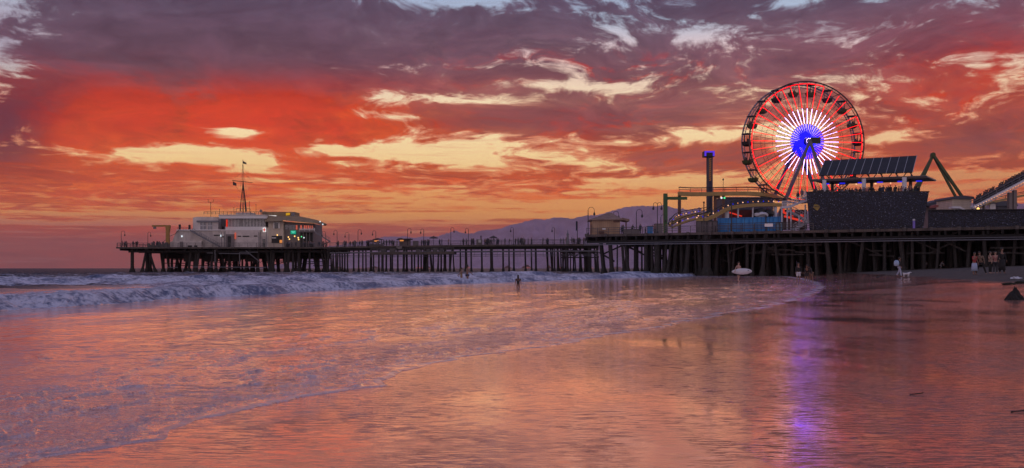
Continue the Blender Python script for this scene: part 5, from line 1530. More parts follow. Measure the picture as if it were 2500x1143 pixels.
tn = thing('swept_tent', at(2290, 0, 200).xy.to_3d() + UZ * DZ, 'grey swept tent roof between the navy platform and the siding block', 'tent')
MB().prism([at(2262, 497, 198), at(2288, 492, 198), at(2313, 483.5, 198), at(2308, 500, 198), at(2285, 502, 198), at(2262, 503, 198)], (0, 8, 0)).build('canopy', M['slate'], tn)
MB().pbox(2270, 2306, 503, 560, 200, 5).build('wall', M['dim'], tn)
tn2 = thing('pink_awning', at(2295, 0, 192).xy.to_3d() + UZ * DZ, 'low dusty pink awning in front of the grey swept tent', 'awning')
MB().prism([at(2291, 500, 192), at(2302, 496.5, 192), at(2325, 501, 192), at(2325, 508, 192), at(2291, 506, 192)], (0, 4, 0)).build('canopy', simple('pink canvas', (150, 92, 86), .9, .2, 1.), tn2)
MB().pbox(2292, 2324, 508.2, 560, 192.4, 2).build('wall', M['dim'], tn2)
sb = simple_house(2325, 2372, 486, 477.5, 186, 7, 'siding_block', 'weathered clapboard block at the foot of the A frame', 'cream', 'slate')
rp = thing('white_ramp', at(2342, 0, 180).xy.to_3d() + UZ * DZ, 'small white ramp in front of the clapboard block', 'ramp')
MB().prism([at(2325, 504, 180), at(2344, 504, 180), at(2361, 513, 180), at(2361, 516, 180), at(2342, 508.5, 180), at(2325, 508.5, 180)], (0, 1.5, 0)).build('deck', M['palesteel'], rp)
MB().tube(at(2330, 508, 180.7), (at(2330, 0, 180.7).x, 180.7, DZ), .15).tube(at(2352, 512, 180.7), (at(2352, 0, 180.7).x, 180.7, DZ), .15).build('post', M['palesteel'], rp)
vb = simple_house(2417, 2431, 497, 494, 190, 5, 'white_booth', 'small white booth under the climbing coaster track', 'trimw', 'slate')
sh = simple_house(2436, 2478, 504, 490, 206, 9, 'dome_shed', 'low grey roofed shed behind the booth under the coaster', 'slate', 'slate')

cl = thing('coaster_climb', at(2440, 0, 182).xy.to_3d() + UZ * DZ, 'white coaster track climbing to the right with lit underside', 'roller coaster')
pts = [at(2372, 507, 182), at(2380, 503, 182), at(2420, 482, 182), at(2460, 461, 182), at(2500, 440, 182), at(2560, 410, 182), at(2620, 384, 182)]
railtrack(pts, 1.3, .34, 'climbing_track', cl, 1.5, None, 'steel', .9, 'palesteel')
mb = MB()
for k in range(24):
    t_ = k / 23; a = at(2382 + 150 * t_, 505.5 - 76 * t_, 181.2); mb.lathe(a, [(.02, -.08), (.075, 0), (.02, .08)], 6)
mb.build('bulb_row', M['Lbulb'], cl)
mb = MB(); q0, q1 = at(2378, 511, 182), at(2620, 391, 182)
for k in range(34):
    a, b = pts[1].lerp(pts[-1], k / 34), q0.lerp(q1, (k + .5) / 34); mb.bar(a, b, .07); mb.bar(b, pts[1].lerp(pts[-1], (k + 1) / 34), .07)
mb.bar(q0, q1, .14, .12)
mb.build('lattice', M['palesteel'], cl)
for x0, x1, y0 in ((2464, 2472, 470), (2475, 2483, 464), (2403, 2406, 494), (2390, 2392, 500), (2540, 2548, 430)):
    Yp = 182.5; MB().box(at(x0, 0, Yp).x, at(x1, 0, Yp).x, Yp, Yp + .8, DZ, at(0, y0, Yp).z).build('support_post', M['dim'], cl)
railtrack(bez([at(2380, 512, 188), at(2410, 497, 190), at(2440, 490, 192), at(2480, 481, 194), at(2540, 470, 196)], 4), .8, .35, 'return_track', cl, 3.0, None, 'lamp', .5)
# train: five cars, each with riders
for k, px in enumerate((2391, 2408, 2423, 2446, 2461, 2473, 2487, 2500)):
    t_ = (px - 2380) / 120; a = at(px, 499.5 - 62.5 * t_, 182)
    cr_ = thing('coaster_car', a, ['lowest coaster car on the climbing track', 'second coaster car from the bottom of the climb', 'third coaster car from the bottom of the climb', 'fourth coaster car on the climb, after a gap', 'fifth coaster car from the bottom of the climb', 'sixth coaster car from the bottom of the climb', 'seventh coaster car, near the picture edge', 'topmost coaster car on the climb'][k], 'coaster car', 'coaster cars climbing to the right')
    u_ = Vector((.84, 0, .44)); mb = MB(); mb.prism([a - u_ * .8, a + u_ * .8, a + u_ * .7 + UZ * .75, a + u_ * .1 + UZ * .45, a - u_ * .7 + UZ * .95], (0, 1.1, 0)); mb.build('body', M['black'], cr_)
    mb = MB()
    for q in ((-.35, .15), (.25, .15), (-.1, .75), (.45, .7)):
        p0 = a + u_ * q[0] + Vector((0, q[1], .55)); mb.lathe(p0, [(.15, 0), (.22, .3), (.18, .5), (.07, .56), (.11, .66), (.1, .82), (.03, .88)], 7)
        mb.tube(p0 + Vector((.1, 0, .4)), p0 + Vector((.25, 0, .95 + .2 * (k % 2))), .05, .04, 5)
    mb.build('riders', M['canvas'], cr_)
# second fence-side details: lamp glow
o = MB().lathe(at(2388, 510, 178), [(.04, -.25), (.24, -.1), (.24, .1), (.04, .25)], 8).build('hanging_lamp', M['Lwarm']); tag(o, 'warm lamp glowing at the foot of the coaster climb', 'lamp', 'lamps on the right of the pier')

# ================================================================ people
BODYM = {
    'skin': simple('sun browned skin', (0.22, 0.12, 0.085), 0.6, 0.1, 4.0),
    'skin2': simple('pale skin', (0.36, 0.22, 0.17), 0.6, 0.1, 4.0),
    'hair': simple('dark hair', (0.012, 0.010, 0.010), 0.5, 0.3, 20.0),
    'blackc': simple('black cloth', (0.012, 0.012, 0.014), 0.85, 0.3, 6.0),
    'darkc': simple('charcoal cloth', (0.035, 0.035, 0.042), 0.85, 0.3, 6.0),
    'navyc': simple('navy cloth', (0.02, 0.03, 0.06), 0.85, 0.3, 6.0),
    'whitec': simple('white cloth', (0.52, 0.54, 0.60), 0.85, 0.1, 4.0),
    'bluec': simple('pale blue cloth', (0.32, 0.38, 0.52), 0.85, 0.12, 4.0),
    'redc': simple('red cloth', (0.30, 0.035, 0.04), 0.85, 0.2, 4.0),
    'greyc': simple('grey cloth', (0.16, 0.15, 0.17), 0.85, 0.2, 4.0),
    'camo': simple('patterned brown shirt', (0.15, 0.10, 0.07), 0.85, 0.7, 9.0),
    'pinkc': simple('dusty pink shirt', (0.30, 0.13, 0.12), 0.85, 0.3, 6.0),
    'yellowc': simple('ochre swimwear', (0.20, 0.16, 0.04), 0.8, 0.2, 6.0),
    'bag': simple('pale blue rucksack', (0.30, 0.42, 0.60), 0.7, 0.15, 5.0),
}


def skin_mesh(verts, edges, radii, sub=1, root=0):
    """grow a smooth continuous surface round a skeleton"""
    me = bpy.data.meshes.new('skeleton'); me.from_pydata([tuple(v) for v in verts], edges, [])
    o = bpy.data.objects.new('skeleton', me); COL.objects.link(o)
    md = o.modifiers.new('skin', 'SKIN'); md.use_smooth_shade = True
    for i, r_ in enumerate(radii):
        rr = r_ if isinstance(r_, tuple) else (r_, r_); me.skin_vertices[0].data[i].radius = rr
        me.skin_vertices[0].data[i].use_root = (i == root)
    if sub:
        s = o.modifiers.new('sub', 'SUBSURF'); s.levels = sub; s.render_levels = sub
    dg = bpy.context.evaluated_depsgraph_get(); ev = o.evaluated_get(dg)
    m2 = bpy.data.meshes.new_from_object(ev)
    vs = [v.co.copy() for v in m2.vertices]; fs = [tuple(p.vertices) for p in m2.polygons]
    bpy.data.objects.remove(o); bpy.data.meshes.remove(me); bpy.data.meshes.remove(m2)
    return vs, fs


def V3(*a): return Vector(a)


POSES = {}


def pose(lean=0.0, stride=0.0, larm=(0.06, 0.0), rarm=(0.06, 0.0), lfore=(0.04, -.08), rfore=(0.04, -.08), headdx=0.0, bend=0.0, crouch=0.0, wide=0.0):
    """joint positions of a standing adult, 1.75 m, facing -Y. arm: (out, forward) offset of the elbow, fore: of the wrist from the elbow.
    stride: + brings the left leg forward; lean: sideways; bend: forwards bend of the trunk"""
    hz = .93 - crouch
    J = {}
    J['pel'] = V3(0, 0, hz); sb_, cb_ = math.sin(bend), math.cos(bend)
    def up(h, x=0, y=0): return V3(x + lean * h, y * cb_ - sb_ * h, hz + h * cb_ - y * sb_ * 0)
    J['sp'] = up(.20); J['ch'] = up(.40); J['nk'] = up(.56); J['hb'] = up(.64, headdx * .3, -.01); J['hc'] = up(.74, headdx, -.03); J['ht'] = up(.80, headdx, -.02)
    for s, nm, arm, fore in ((-1, 'l', larm, lfore), (1, 'r', rarm, rfore)):
        J[nm + 'sh'] = up(.50, s * .185)
        e = J[nm + 'sh'] + V3(s * arm[0], -arm[1], -math.sqrt(max(.01, .28 ** 2 - arm[0] ** 2 - arm[1] ** 2)) * (1 if len(arm) < 3 else arm[2]))
        J[nm + 'el'] = e
        w = e + V3(s * fore[0], fore[1], -math.sqrt(max(.001, .25 ** 2 - fore[0] ** 2 - fore[1] ** 2)) * (1 if len(fore) < 3 else fore[2]))
        J[nm + 'wr'] = w; J[nm + 'hd'] = w + (w - e).normalized() * .08
        st_ = stride * (1 if s < 0 else -1)
        J[nm + 'hp'] = V3(s * .095, 0, hz - .04); J[nm + 'kn'] = V3(s * (.105 + wide * .5), -st_ * .5 - crouch * .5 - .03, .50 - crouch * .35 - abs(stride) * .03)
        J[nm + 'an'] = V3(s * (.11 + wide), -st_ + (.10 if st_ < 0 else 0), .09 + (.06 if st_ < 0 else 0)); J[nm + 'to'] = J[nm + 'an'] + V3(s * .02, -.17, -.045)
    return J


def make_body(J, fem=False, hands=True, sub=1):
    order = ['pel', 'sp', 'ch', 'nk', 'hb', 'hc', 'ht', 'lsh', 'lel', 'lwr', 'lhd', 'rsh', 'rel', 'rwr', 'rhd', 'lhp', 'lkn', 'lan', 'lto', 'rhp', 'rkn', 'ran', 'rto']
    R = dict(pel=(.15, .11), sp=(.125 if fem else .14, .095), ch=(.15, .11), nk=.055, hb=.055, hc=(.080, .10), ht=(.070, .085), lsh=.065, lel=.043, lwr=.030, lhd=.036, lhp=.092, lkn=.058, lan=.040, lto=.034)
    for k in ('sh', 'el', 'wr', 'hd', 'hp', 'kn', 'an', 'to'): R['r' + k] = R['l' + k]
    idx = {n: i for i, n in enumerate(order)}
    E = [('pel', 'sp'), ('sp', 'ch'), ('ch', 'nk'), ('nk', 'hb'), ('hb', 'hc'), ('hc', 'ht'), ('ch', 'lsh'), ('lsh', 'lel'), ('lel', 'lwr'), ('lwr', 'lhd'), ('ch', 'rsh'), ('rsh', 'rel'), ('rel', 'rwr'), ('rwr', 'rhd'),
         ('pel', 'lhp'), ('lhp', 'lkn'), ('lkn', 'lan'), ('lan', 'lto'), ('pel', 'rhp'), ('rhp', 'rkn'), ('rkn', 'ran'), ('ran', 'rto')]
    vs, fs = skin_mesh([J[n] for n in order], [(idx[a], idx[b]) for a, b in E], [R[n] for n in order], sub)
    mb = MB(); mb.add(vs, fs)
    if hands:
        for s, nm in ((-1, 'l'), (1, 'r')):
            w, hd = J[nm + 'wr'], J[nm + 'hd']; d = (hd - w).normalized(); sd = d.cross(V3(1, 0, 0))
            if sd.length < .1: sd = d.cross(V3(0, 0, 1))
            sd.normalize(); pn = d.cross(sd)
            for q, (o_, L_) in enumerate(((-.027, .060), (-.009, .072), (.009, .068), (.026, .052))):
                b = hd + sd * o_; k1 = b + d * L_ * .55 + pn * .006; k2 = k1 + d * L_ * .45 + pn * .018
                mb.tube(b - d * .01, k1, .0095, .009, 6); mb.tube(k1, k2, .009, .007, 6)
            b = w + d * .03 + sd * .03; mb.tube(b, b + d * .035 + sd * .022, .011, .010, 6); mb.tube(b + d * .035 + sd * .022, b + d * .065 + sd * .026, .010, .008, 6)
        hc = J['hc']; mb.lathe(hc + V3(0, -.105, -.025), [(.004, -.015), (.014, -.008), (.009, .02), (.003, .03)], 6)       # nose
        for s in (-1, 1): mb.lathe(hc + V3(s * .083, 0, -.02), [(.006, -.03), (.014, -.01), (.016, .015), (.006, .03)], 6)  # ears
    return mb


def hair_mb(J, long=False):
    hc, ht = J['hc'], J['ht']; mb = MB()
    c = (hc + ht) / 2 + V3(0, .02, .01)
    bm = bmesh.new(); bmesh.ops.create_uvsphere(bm, u_segments=12, v_segments=8, radius=1)
    vs = []
    for v in bm.verts:
        x, y, z = v.co; zz = z * .115 if z > -.2 else -.2 * .115 + (z + .2) * (.115 if y < -.1 else .09)
        yy = y * .115 if y > 0 else y * .085
        vs.append((c.x + x * .098, c.y + yy, c.z + zz))
    mb.add(vs, [tuple(v.index for v in f.verts) for f in bm.faces]); bm.free()
    if long: mb.tube(c + V3(0, .06, 0), c + V3(0, .10, -.22), .085, .09, 8); mb.tube(c + V3(0, .10, -.22), c + V3(0, .11, -.38), .09, .05, 8)
    return mb


def cloth(J, which, grow=.018):
    R = dict(pel=(.15, .11), sp=(.14, .10), ch=(.155, .115), lsh=.07, lel=.048, lwr=.036, lhp=.098, lkn=.066, lan=.05, rsh=.07, rel=.048, rwr=.036, rhp=.098, rkn=.066, ran=.05)
    def mid(a, b, t): return J[a].lerp(J[b], t)
    if which == 'tee': pts = [J['pel'] + V3(0, 0, -.02), J['sp'], J['ch'], J['lsh'], mid('lsh', 'lel', .6), J['rsh'], mid('rsh', 'rel', .6), mid('ch', 'nk', .55)]; E = [(0, 1), (1, 2), (2, 3), (3, 4), (2, 5), (5, 6), (2, 7)]; rad = [(.155, .12), (.145, .105), (.16, .12), .072, .06, .072, .06, .075]
    elif which == 'long': pts = [J['pel'] + V3(0, 0, -.04), J['sp'], J['ch'], J['lsh'], J['lel'], J['lwr'], J['rsh'], J['rel'], J['rwr'], mid('ch', 'nk', .6)]; E = [(0, 1), (1, 2), (2, 3), (3, 4), (4, 5), (2, 6), (6, 7), (7, 8), (2, 9)]; rad = [(.165, .13), (.15, .11), (.165, .125), .078, .06, .045, .078, .06, .045, .07]
    elif which == 'shorts': pts = [J['pel'] + V3(0, 0, .05), J['lhp'], mid('lhp', 'lkn', .85), J['rhp'], mid('rhp', 'rkn', .85)]; E = [(0, 1), (1, 2), (0, 3), (3, 4)]; rad = [(.16, .125), .108, .098, .108, .098]
    elif which == 'trousers': pts = [J['pel'] + V3(0, 0, .05), J['lhp'], J['lkn'], J['lan'] + V3(0, 0, .02), J['rhp'], J['rkn'], J['ran'] + V3(0, 0, .02)]; E = [(0, 1), (1, 2), (2, 3), (0, 4), (4, 5), (5, 6)]; rad = [(.16, .125), .105, .078, .066, .105, .078, .066]
    elif which == 'briefs': pts = [J['pel'] + V3(0, 0, .04), J['lhp'], mid('lhp', 'lkn', .2), J['rhp'], mid('rhp', 'rkn', .2)]; E = [(0, 1), (1, 2), (0, 3), (3, 4)]; rad = [(.155, .118), .100, .092, .100, .092]
    elif which == 'suit': pts = [J['pel'] + V3(0, 0, -.02), J['sp'], J['ch'] + V3(0, 0, .02), J['lhp'], J['rhp']]; E = [(0, 1), (1, 2), (0, 3), (0, 4)]; rad = [(.155, .118), (.135, .102), (.155, .118), .098, .098]
    mb = MB(); vs, fs = skin_mesh(pts, E, rad, 1); mb.add(vs, fs); return mb


def skirt(J, z0, z1, r0, r1):
    mb = MB(); c = V3(J['pel'].x, J['pel'].y, 0); mb.lathe(c, [(r1, z1), (r1 * .93, z1 + (z0 - z1) * .4), (r0, z0)], 14); return mb


def person(loc, rz, label, J, clothes, skin='skin', long=False, scale=1.0, group=None, name='person', extra=None, sink=0.0):
    root = bpy.data.objects.new(name, None); COL.objects.link(root); tag(root, label, 'person', group); ORG[root.name] = Vector((0, 0, 0))
    mk = make_body(J).build('body', BODYM[skin], root, True)
    hair_mb(J, long).build('hair', BODYM['hair'], root, True)
    for which, m_ in clothes:
        nm = {'tee': 'shirt', 'long': 'jacket', 'shorts': 'shorts', 'trousers': 'trousers', 'briefs': 'swim_briefs', 'suit': 'swimsuit'}.get(which, 'skirt')
        if isinstance(which, tuple): skirt(J, *which).build('skirt', BODYM[m_], root, True)
        else: cloth(J, which).build(nm, BODYM[m_], root, True)
    root.location = Vector(loc) - UZ * sink; root.rotation_euler = (0, 0, rz); root.scale = (scale,) * 3
    return root


# --- people on the beach
f = foot
P0 = f(1265, 704); P0.z = 0
person(P0, PI, 'woman with long dark hair and dark swimsuit wading thigh deep before the breaker', pose(larm=(.07, 0), rarm=(.07, 0), lfore=(.02, -.03), rfore=(.02, -.03)), [('suit', 'blackc'), ('tee', 'blackc')], long=True, scale=.70, sink=.40)
P1 = f(1126.5, 689); P1.z = .1
person(P1, -PI / 2 + .4, 'shorter bather in ochre swimwear standing waist deep in the foam, left of a pair', pose(rarm=(.05, .2), rfore=(.0, -.2), larm=(.06, .1)), [('suit', 'yellowc')], scale=.95, sink=.45)
P2 = f(1141, 689); P2.z = .1
person(P2, PI / 2 + .3, 'taller bather standing waist deep in the foam, right of a pair', pose(larm=(.05, .15), lfore=(.02, -.18)), [('briefs', 'navyc')], scale=1.08, sink=.42)
P3 = f(1803, 689)
sf_ = person(P3, .5, 'bare chested surfer in dark shorts carrying a white board at the waterline', pose(stride=.12, larm=(.16, 0), lfore=(.1, -.05)), [('shorts', 'darkc')], skin='skin2', scale=1.06)
sbd = thing('surfboard', P3 + V3(.25, -.25, 1.02), 'white surfboard with a small blue mark, carried level under the arm of a surfer', 'surfboard')
bd = MB(); c = P3 + V3(.28, -.28, 1.0); n = 24; L_ = .95; prof = []
ring0, ring1 = [], []
for k in range(n):
    a_ = 2 * PI * k / n; xx = math.cos(a_) * L_; zz = math.sin(a_) * .29 * (1 - .25 * abs(math.cos(a_)) ** 3 * (1 if math.cos(a_) < 0 else .4))
    ring0.append(V3(c.x + xx, c.y + .10 * (xx / L_) ** 2, c.z + zz + xx * .02)); ring1.append(ring0[-1] + V3(0, .07, 0))
bd.add(ring0 + ring1 + [c + V3(0, -.035, 0), c + V3(0, .105, 0)], [(k, (k + 1) % n, 2 * n) for k in range(n)] + [(n + (k + 1) % n, n + k, 2 * n + 1) for k in range(n)] + [(k, n + k, n + (k + 1) % n, (k + 1) % n) for k in range(n)])
bd.build('board', BODYM['whitec'], sbd, True)
MB().bar(c + V3(.52, -.025, .06), c + V3(.60, -.015, .12), .03, .03).bar(c + V3(.56, -.03, .10), c + V3(.64, -.01, .06), .03, .03).build('mark', BODYM['navyc'], sbd)
MB().prism([c + V3(.78, .10, -.10), c + V3(.88, .12, -.05), c + V3(.9, .12, -.22)], (0, .02, 0)).build('fin', BODYM['navyc'], sbd)

person(f(1949, 691), .2, 'person in black top and pale shorts in the shallows, left of the stooping pair', pose(wide=.03), [('long', 'blackc'), ('shorts', 'whitec')], skin='skin')
person(f(1969, 690.5), -.2, 'person in dark clothes bent towards the water beside a stooping companion', pose(bend=.5, larm=(.03, .18), rarm=(.03, .18)), [('long', 'blackc'), ('shorts', 'darkc')], skin='skin', scale=.95)
person(f(1981, 690.5), -.9, 'person stooping with outstretched arm at the right of the shallow water group', pose(bend=.75, wide=.06, larm=(.02, .22), lfore=(.02, -.2)), [('long', 'darkc'), ('shorts', 'camo')], skin='skin', scale=.98)
pm = f(2196, 677)
bpk = person(pm, 1.1, 'person in dark top and pale trousers walking with a pale blue rucksack', pose(stride=.16, larm=(.04, .1), rarm=(.04, -.1)), [('long', 'blackc'), ('trousers', 'bluec')], scale=1.03)
rk = thing('rucksack', pm + V3(-.35, -.05, 1.25), 'puffy pale blue rucksack on the back of the walker by the waterline', 'rucksack')
mb = MB(); cc = pm + V3(-.30, -.08, 1.02); mb.lathe(cc, [(.10, 0), (.22, .05), (.25, .25), (.22, .45), (.10, .55)], 12); mb.build('bag', BODYM['bag'], rk, True)
MB().tube(cc + V3(.12, -.14, .5), cc + V3(.3, -.1, .42), .025).tube(cc + V3(.12, -.14, .12), cc + V3(.3, -.1, .42), .02).build('strap', BODYM['navyc'], rk)
dg_ = f(2213, 677)
# small white dog beside the walker
dog = thing('dog', dg_, 'small pale dog trotting on the wet sand beside the walker with rucksack', 'dog')
vv = [V3(0, 0, .30), V3(-.22, 0, .30), V3(.18, 0, .33), V3(.28, 0, .42), V3(.36, 0, .42), V3(.45, 0, .40), V3(-.24, -.06, .16), V3(-.26, -.06, .02), V3(-.20, .06, .16), V3(-.18, .06, .02), V3(.18, -.06, .15), V3(.20, -.06, .02), V3(.16, .06, .15), V3(.14, .06, .02), V3(-.34, 0, .40)]
ve = [(0, 1), (0, 2), (2, 3), (3, 4), (4, 5), (1, 6), (6, 7), (1, 8), (8, 9), (2, 10), (10, 11), (2, 12), (12, 13), (1, 14)]
vs, fs = skin_mesh(vv, ve, [.085, .075, .085, .05, .055, .03, .035, .02, .035, .02, .035, .02, .035, .02, .015], 1)
mb = MB(); mb.add([v + dg_ for v in vs], fs); mb.build('body', BODYM['whitec'], dog, True)

person(f(2262, 656), .3, 'distant person in white sleeveless top standing at the edge of the pier shadow', pose(stride=.06), [('tee', 'whitec'), ('shorts', 'greyc')], scale=.66)
st_ = f(2296, 656)
person(st_, .9, 'person crouching in pale cloth on the sand at the edge of the pier shadow', pose(crouch=.35, bend=.5, larm=(.03, .2), rarm=(.03, .2)), [('long', 'greyc'), ('trousers', 'greyc')], scale=.9)
person(f(2379, 672.5), .3, 'person in dark red top and long pale skirt, leftmost on dry sand', pose(larm=(.04, .18), lfore=(.02, -.18, -.6)), [('tee', 'redc'), ((.95, .34, .19, .24), 'bluec')], skin='skin', scale=1.0)
person(f(2395, 671), -.5, 'person in dark jacket and pale shorts with legs wide apart on dry sand', pose(wide=.26, lean=-.15, larm=(.14, .05), rarm=(.1, .1)), [('long', 'camo'), ('briefs', 'whitec'), ('trousers', 'blackc')], skin='skin')
person(f(2417, 668.5), .6, 'person in patterned brown shirt in the middle of the dry sand group', pose(larm=(.15, .12), lfore=(-.12, -.1)), [('tee', 'camo'), ('trousers', 'blackc')], skin='skin2', scale=1.02)
person(f(2430, 668.5), -.2, 'person in dusty pink shirt standing left of the tall black clad figure', pose(rarm=(.1, .1)), [('tee', 'pinkc'), ('trousers', 'darkc')], skin='skin2', scale=1.0)
person(f(2446, 668.5), .1, 'tall broad person all in black, rightmost of the group on dry sand', pose(wide=.05), [('long', 'blackc'), ('trousers', 'blackc'), ((1.0, .25, .22, .24), 'blackc')], skin='skin', scale=1.12)
for k, (px, py, sc_, lb) in enumerate(((2346, 650, .8, 'shadowy person under the pier left of a leaning pile'), (2356, 649, .85, 'shadowy person in grey under the pier behind the red topped one'), (2366, 648, .8, 'shadowy person under the pier just left of the group on dry sand'))):
    person(f(px, py), .4 * k, lb, pose(stride=.05 * k), [('long', ['greyc', 'darkc', 'greyc'][k]), ('trousers', 'darkc')], scale=sc_)

# rock, weed heaps, litter, gull
rp_ = f(2476, 733)
rk_ = thing('black_rock', rp_, 'black pyramid shaped rock on pale wet sand at the right picture edge', 'rock')
bm = bmesh.new(); bmesh.ops.create_icosphere(bm, subdivisions=4, radius=1)
from mathutils import noise as mn
vs = []
for v in bm.verts:
    x, y, z = v.co; k = 1 + .24 * mn.noise(v.co * 1.8) + .14 * mn.noise(v.co * 6)
    zz = max(z, -.15); w_ = max(.03, (1 - max(z, 0)) ** .85)
    l_ = math.hypot(x, y) or 1; rr = w_ if z > 0 else math.hypot(x, y) * .2 + .8
    vs.append((rp_.x + x / l_ * rr * .36 * k + .02, rp_.y + y / l_ * rr * .36 * k, rp_.z + max(zz, -.1) * .47 * k))
mb = MB(); mb.add(vs, [tuple(v.index for v in f_.verts) for f_ in bm.faces]); mb.build('stone', M['rock'], rk_); bm.free()
for px, py, w_, h_, lb in ((2463, 694, .34, .09, 'low heap of dark green weed behind the black rock'), (2492, 692, .3, .11, 'heap of dark green weed at the very right edge behind the rock')):
    p = f(px, py); o = thing('weed_heap', p, lb, 'seaweed', 'weed heaps on the sand'); bm = bmesh.new(); bmesh.ops.create_icosphere(bm, subdivisions=3, radius=1); vs = []
    for v in bm.verts: k = 1 + .4 * mn.noise(v.co * 2.5 + p); vs.append((p.x + v.co.x * w_ * k, p.y + v.co.y * .3 * k, p.z + max(v.co.z, -.1) * h_ * k))
    mb = MB(); mb.add(vs, [tuple(v.index for v in f_.verts) for f_ in bm.faces]); mb.build('weed', simple('dark green weed', (0.014, 0.018, 0.010), .9, .5, 8.), o); bm.free()
p = f(2480, 681); o = thing('litter_bag', p, 'crumpled white bag lying on the dry sand above the weed heaps', 'litter'); bm = bmesh.new(); bmesh.ops.create_icosphere(bm, subdivisions=3, radius=1); vs = []
for v in bm.verts: k = 1 + .6 * mn.noise(v.co * 3 + p); vs.append((p.x + v.co.x * .28 * k, p.y + v.co.y * .2 * k, p.z + max(v.co.z, 0) * .12 * k))
mb = MB(); mb.add(vs, [tuple(v.index for v in f_.verts) for f_ in bm.faces]); mb.build('bag', BODYM['whitec'], o); bm.free()
p = f(2145, 683); o = thing('gull', p, 'small dark gull standing on wet sand left of the walker', 'bird')
vs, fs = skin_mesh([V3(0, 0, .22), V3(-.12, 0, .20), V3(-.24, 0, .16), V3(.10, 0, .27), V3(.13, 0, .36), V3(.20, 0, .35)], [(0, 1), (1, 2), (0, 3), (3, 4), (4, 5)], [.075, .06, .02, .05, .042, .012], 1)
mb = MB(); mb.add([v + p for v in vs], fs); mb.tube(p + V3(-.01, -.02, .16), p + V3(-.01, -.02, 0), .01).tube(p + V3(-.01, .02, .16), p + V3(-.01, .02, 0), .01); mb.build('body', BODYM['darkc'], o, True)

for k, (px, py, w_, lb) in enumerate(((2236, 969, .03, 'thin dark weed scrap on the wet sand at the lower right'), (2492, 1015, .045, 'dark weed scrap at the right picture edge'))):
    p = f(px, py); o = thing('weed_scrap', p, lb, 'seaweed', 'weed scraps on the wet sand'); mb = MB(); rr = random.Random(k); c_ = p + V3(-w_ * 2, 0, .004)
    for q in range(6):
        d_ = c_ + V3(w_ * .8, rr.uniform(-.3, .3) * w_, rr.uniform(0, .006)); mb.tube(c_, d_, .007, .005, 5); c_ = d_
    mb.build('weed', M['rock'], o)

# --- crowds on the pier: eight standing figures, each a single mesh, copied as individuals
variants = []
rnd = random.Random(21)
poses = [pose(), pose(stride=.14), pose(larm=(.14, .05), lfore=(-.12, -.1)), pose(stride=-.12, rarm=(.05, .15), rfore=(0, -.2, -.4)), pose(lean=.05, wide=.05), pose(bend=.15, larm=(.03, .2), rarm=(.03, .2)), pose(larm=(.04, .2, .3), lfore=(.0, -.1, -1)), pose(crouch=.05, stride=.08)]
tops = ['darkc', 'navyc', 'blackc', 'greyc', 'canvas_', 'darkc', 'pinkc', 'navyc']
for k, J in enumerate(poses):
    mb = make_body(J, hands=False, sub=0)
    mb.mi = []
    for f_ in mb.f:
        z = sum(mb.v[i][2] for i in f_) / len(f_); x = sum(abs(mb.v[i][0]) for i in f_) / len(f_); hz = J['hc'].z
        mb.mi.append(3 if z > hz + .03 else 2 if z > hz - .16 else 1 if z > J['pel'].z - .02 and x < .34 else 0 if z > .12 else 3)
    tm = BODYM.get(tops[k], BODYM['greyc'])
    o = mb.build('person', [BODYM[['darkc', 'blackc', 'navyc', 'darkc', 'greyc', 'blackc', 'darkc', 'navyc'][k]], tm, BODYM['skin'], BODYM['hair']], None, True)
    o.location = (0, -30, 0); variants.append(o)
used_first = [False] * len(variants)


def crowd_person(x, y, z, label, group, sc_=1.0):
    k = rnd.randrange(len(variants))
    if not used_first[k]: o = variants[k]; used_first[k] = True
    else: o = variants[k].copy(); COL.objects.link(o)
    o.location = (x, y, z); o.rotation_euler = (0, 0, rnd.uniform(0, 2 * PI)); o.scale = (sc_ * .97,) * 3
    tag(o, label, 'person', group); return o


def crowd(px0, px1, n, yfun, z, label, group, spread=2.0, lo_=.9, hi_=1.04):
    cs = [rnd.uniform(px0 + 2, px1 - 2) for _ in range(max(2, n // 4))]
    for k in range(n):
        px = min(px1, max(px0, rnd.choice(cs) + rnd.gauss(0, 3.2))) if rnd.random() < .75 else rnd.uniform(px0, px1)
        Y = yfun(px) + rnd.random() * spread
        crowd_person(at(px, 0, Y).x, Y, z, label, group, rnd.uniform(lo_, hi_))


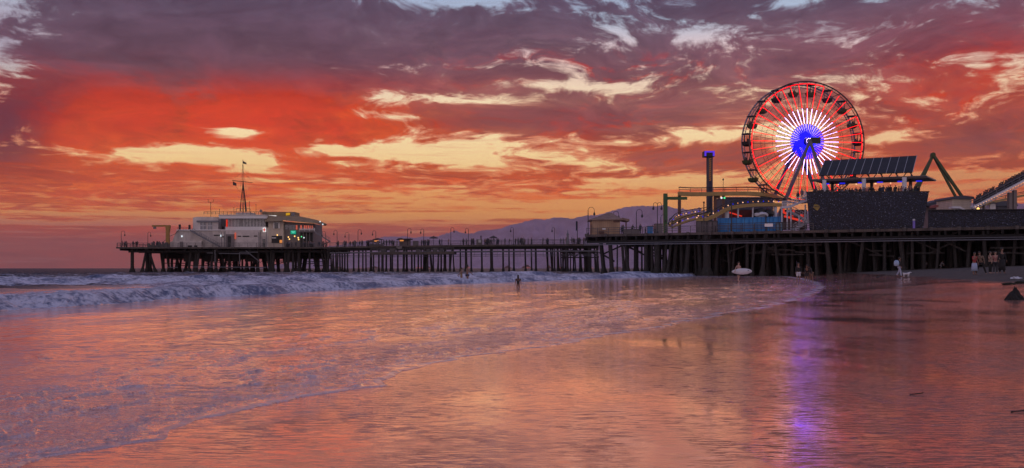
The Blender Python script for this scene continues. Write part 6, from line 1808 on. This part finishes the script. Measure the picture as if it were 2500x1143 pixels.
crowd(298, 345, 9, lambda p: 287.2, DZ, 'silhouetted person by the railing at the outermost pier corner, left of the yellow crane', 'people at the pier corner')
crowd(346, 400, 9, lambda p: 287.0, DZ, 'silhouetted person behind the equipment racks beside the yellow crane', 'people beside the yellow crane', 1.0)
crowd(690, 800, 26, lambda p: 286.9, DZ, 'small figure in the restaurant terrace crowd under the string lamps', 'people on the restaurant terrace')
crowd(806, 872, 14, lambda p: wy(p) + 1.5, DZ, 'small silhouetted person on the walkway between restaurant stairs and market stall', 'people right of the restaurant', 5)
crowd(872, 905, 9, lambda p: wy(p) + 1.5, DZ, 'small silhouetted person directly left of the patched market stall', 'people left of the market stall', 5)
crowd(934, 968, 8, lambda p: wy(p) + 1.5, DZ, 'small silhouetted person between the market stall and the food hut', 'people between stall and hut', 4)
crowd(1024, 1100, 16, lambda p: wy(p) + 2.5, DZ, 'small silhouetted person on the walkway around the domed umbrella', 'people near the domed umbrella', 4)
crowd(1100, 1162, 10, lambda p: wy(p) + 1.5, DZ, 'small silhouetted person on the walkway left of the boxy booth', 'people left of the booth', 4)
crowd(1180, 1222, 17, lambda p: wy(p) + 1.5, DZ, 'small silhouetted person in the dense crowd under the flat umbrella', 'people under the flat umbrella', 5)
crowd(1226, 1350, 30, lambda p: wy(p) + 1.5, DZ, 'small silhouetted person on the walkway between the flat umbrella and next lamp posts', 'people on the middle of the walkway', 5)
crowd(1366, 1436, 22, lambda p: wy(p) + 1.5, DZ, 'small silhouetted person near the banner pole and pointed obelisk', 'people near the banner pole', 5)
for px, bk, lb in ((1519, 2.0, 'person standing under the kiosk porch'), (1522.5, 2.6, 'second person under the kiosk porch, nearer its post'), (1544, 3, 'person leaning behind the grey planter box'), (1563.5, 1.2, 'person in dark top right of the planter box'), (1575.5, 4, 'seated looking child left of the blue storage box'), (1626, 3, 'person in front of the green frame post'), (1598, 4, 'person right of the blue storage box')):
    p = onpier(tpx(px, bk), bk); crowd_person(p.x, p.y, DZ, lb, 'people near the kiosk', .72 if 'child' in lb else 1.0)
for k in range(52):
    px = 1984 + 262 * (k + rnd.random()) / 52; bk = rnd.choice([1.2, 1.6, 2.4, 4.5]); p = onpier(tpx(px, bk), bk)
    lbs = 'head and shoulders of a spectator above the navy screen, ' + ('left of the first pale column' if px < 2012 else 'between first and second pale columns' if px < 2109 else 'between second and third pale columns' if px < 2208 else 'right of the third pale column')
    crowd_person(p.x, p.y, FL + .02 - rnd.uniform(.40, .75), lbs, 'spectators on the screened platform ' + str(1 + (px >= 2012) + (px >= 2109) + (px >= 2208)))
for px, py, lb in ((1958, 482, 'person at the top of the white staircase'), (1948, 489, 'person on the upper flight of the white staircase'), (1919, 503, 'person on the white landing'), (1915, 499, 'dark person leaning on the white landing rail')):
    p = at(px, py, Ys); crowd_person(p.x, Ys, p.z - .3 if px > 1940 else at(px, 505, Ys).z, lb, 'people on the white staircase')
print('objects', len(bpy.data.objects))
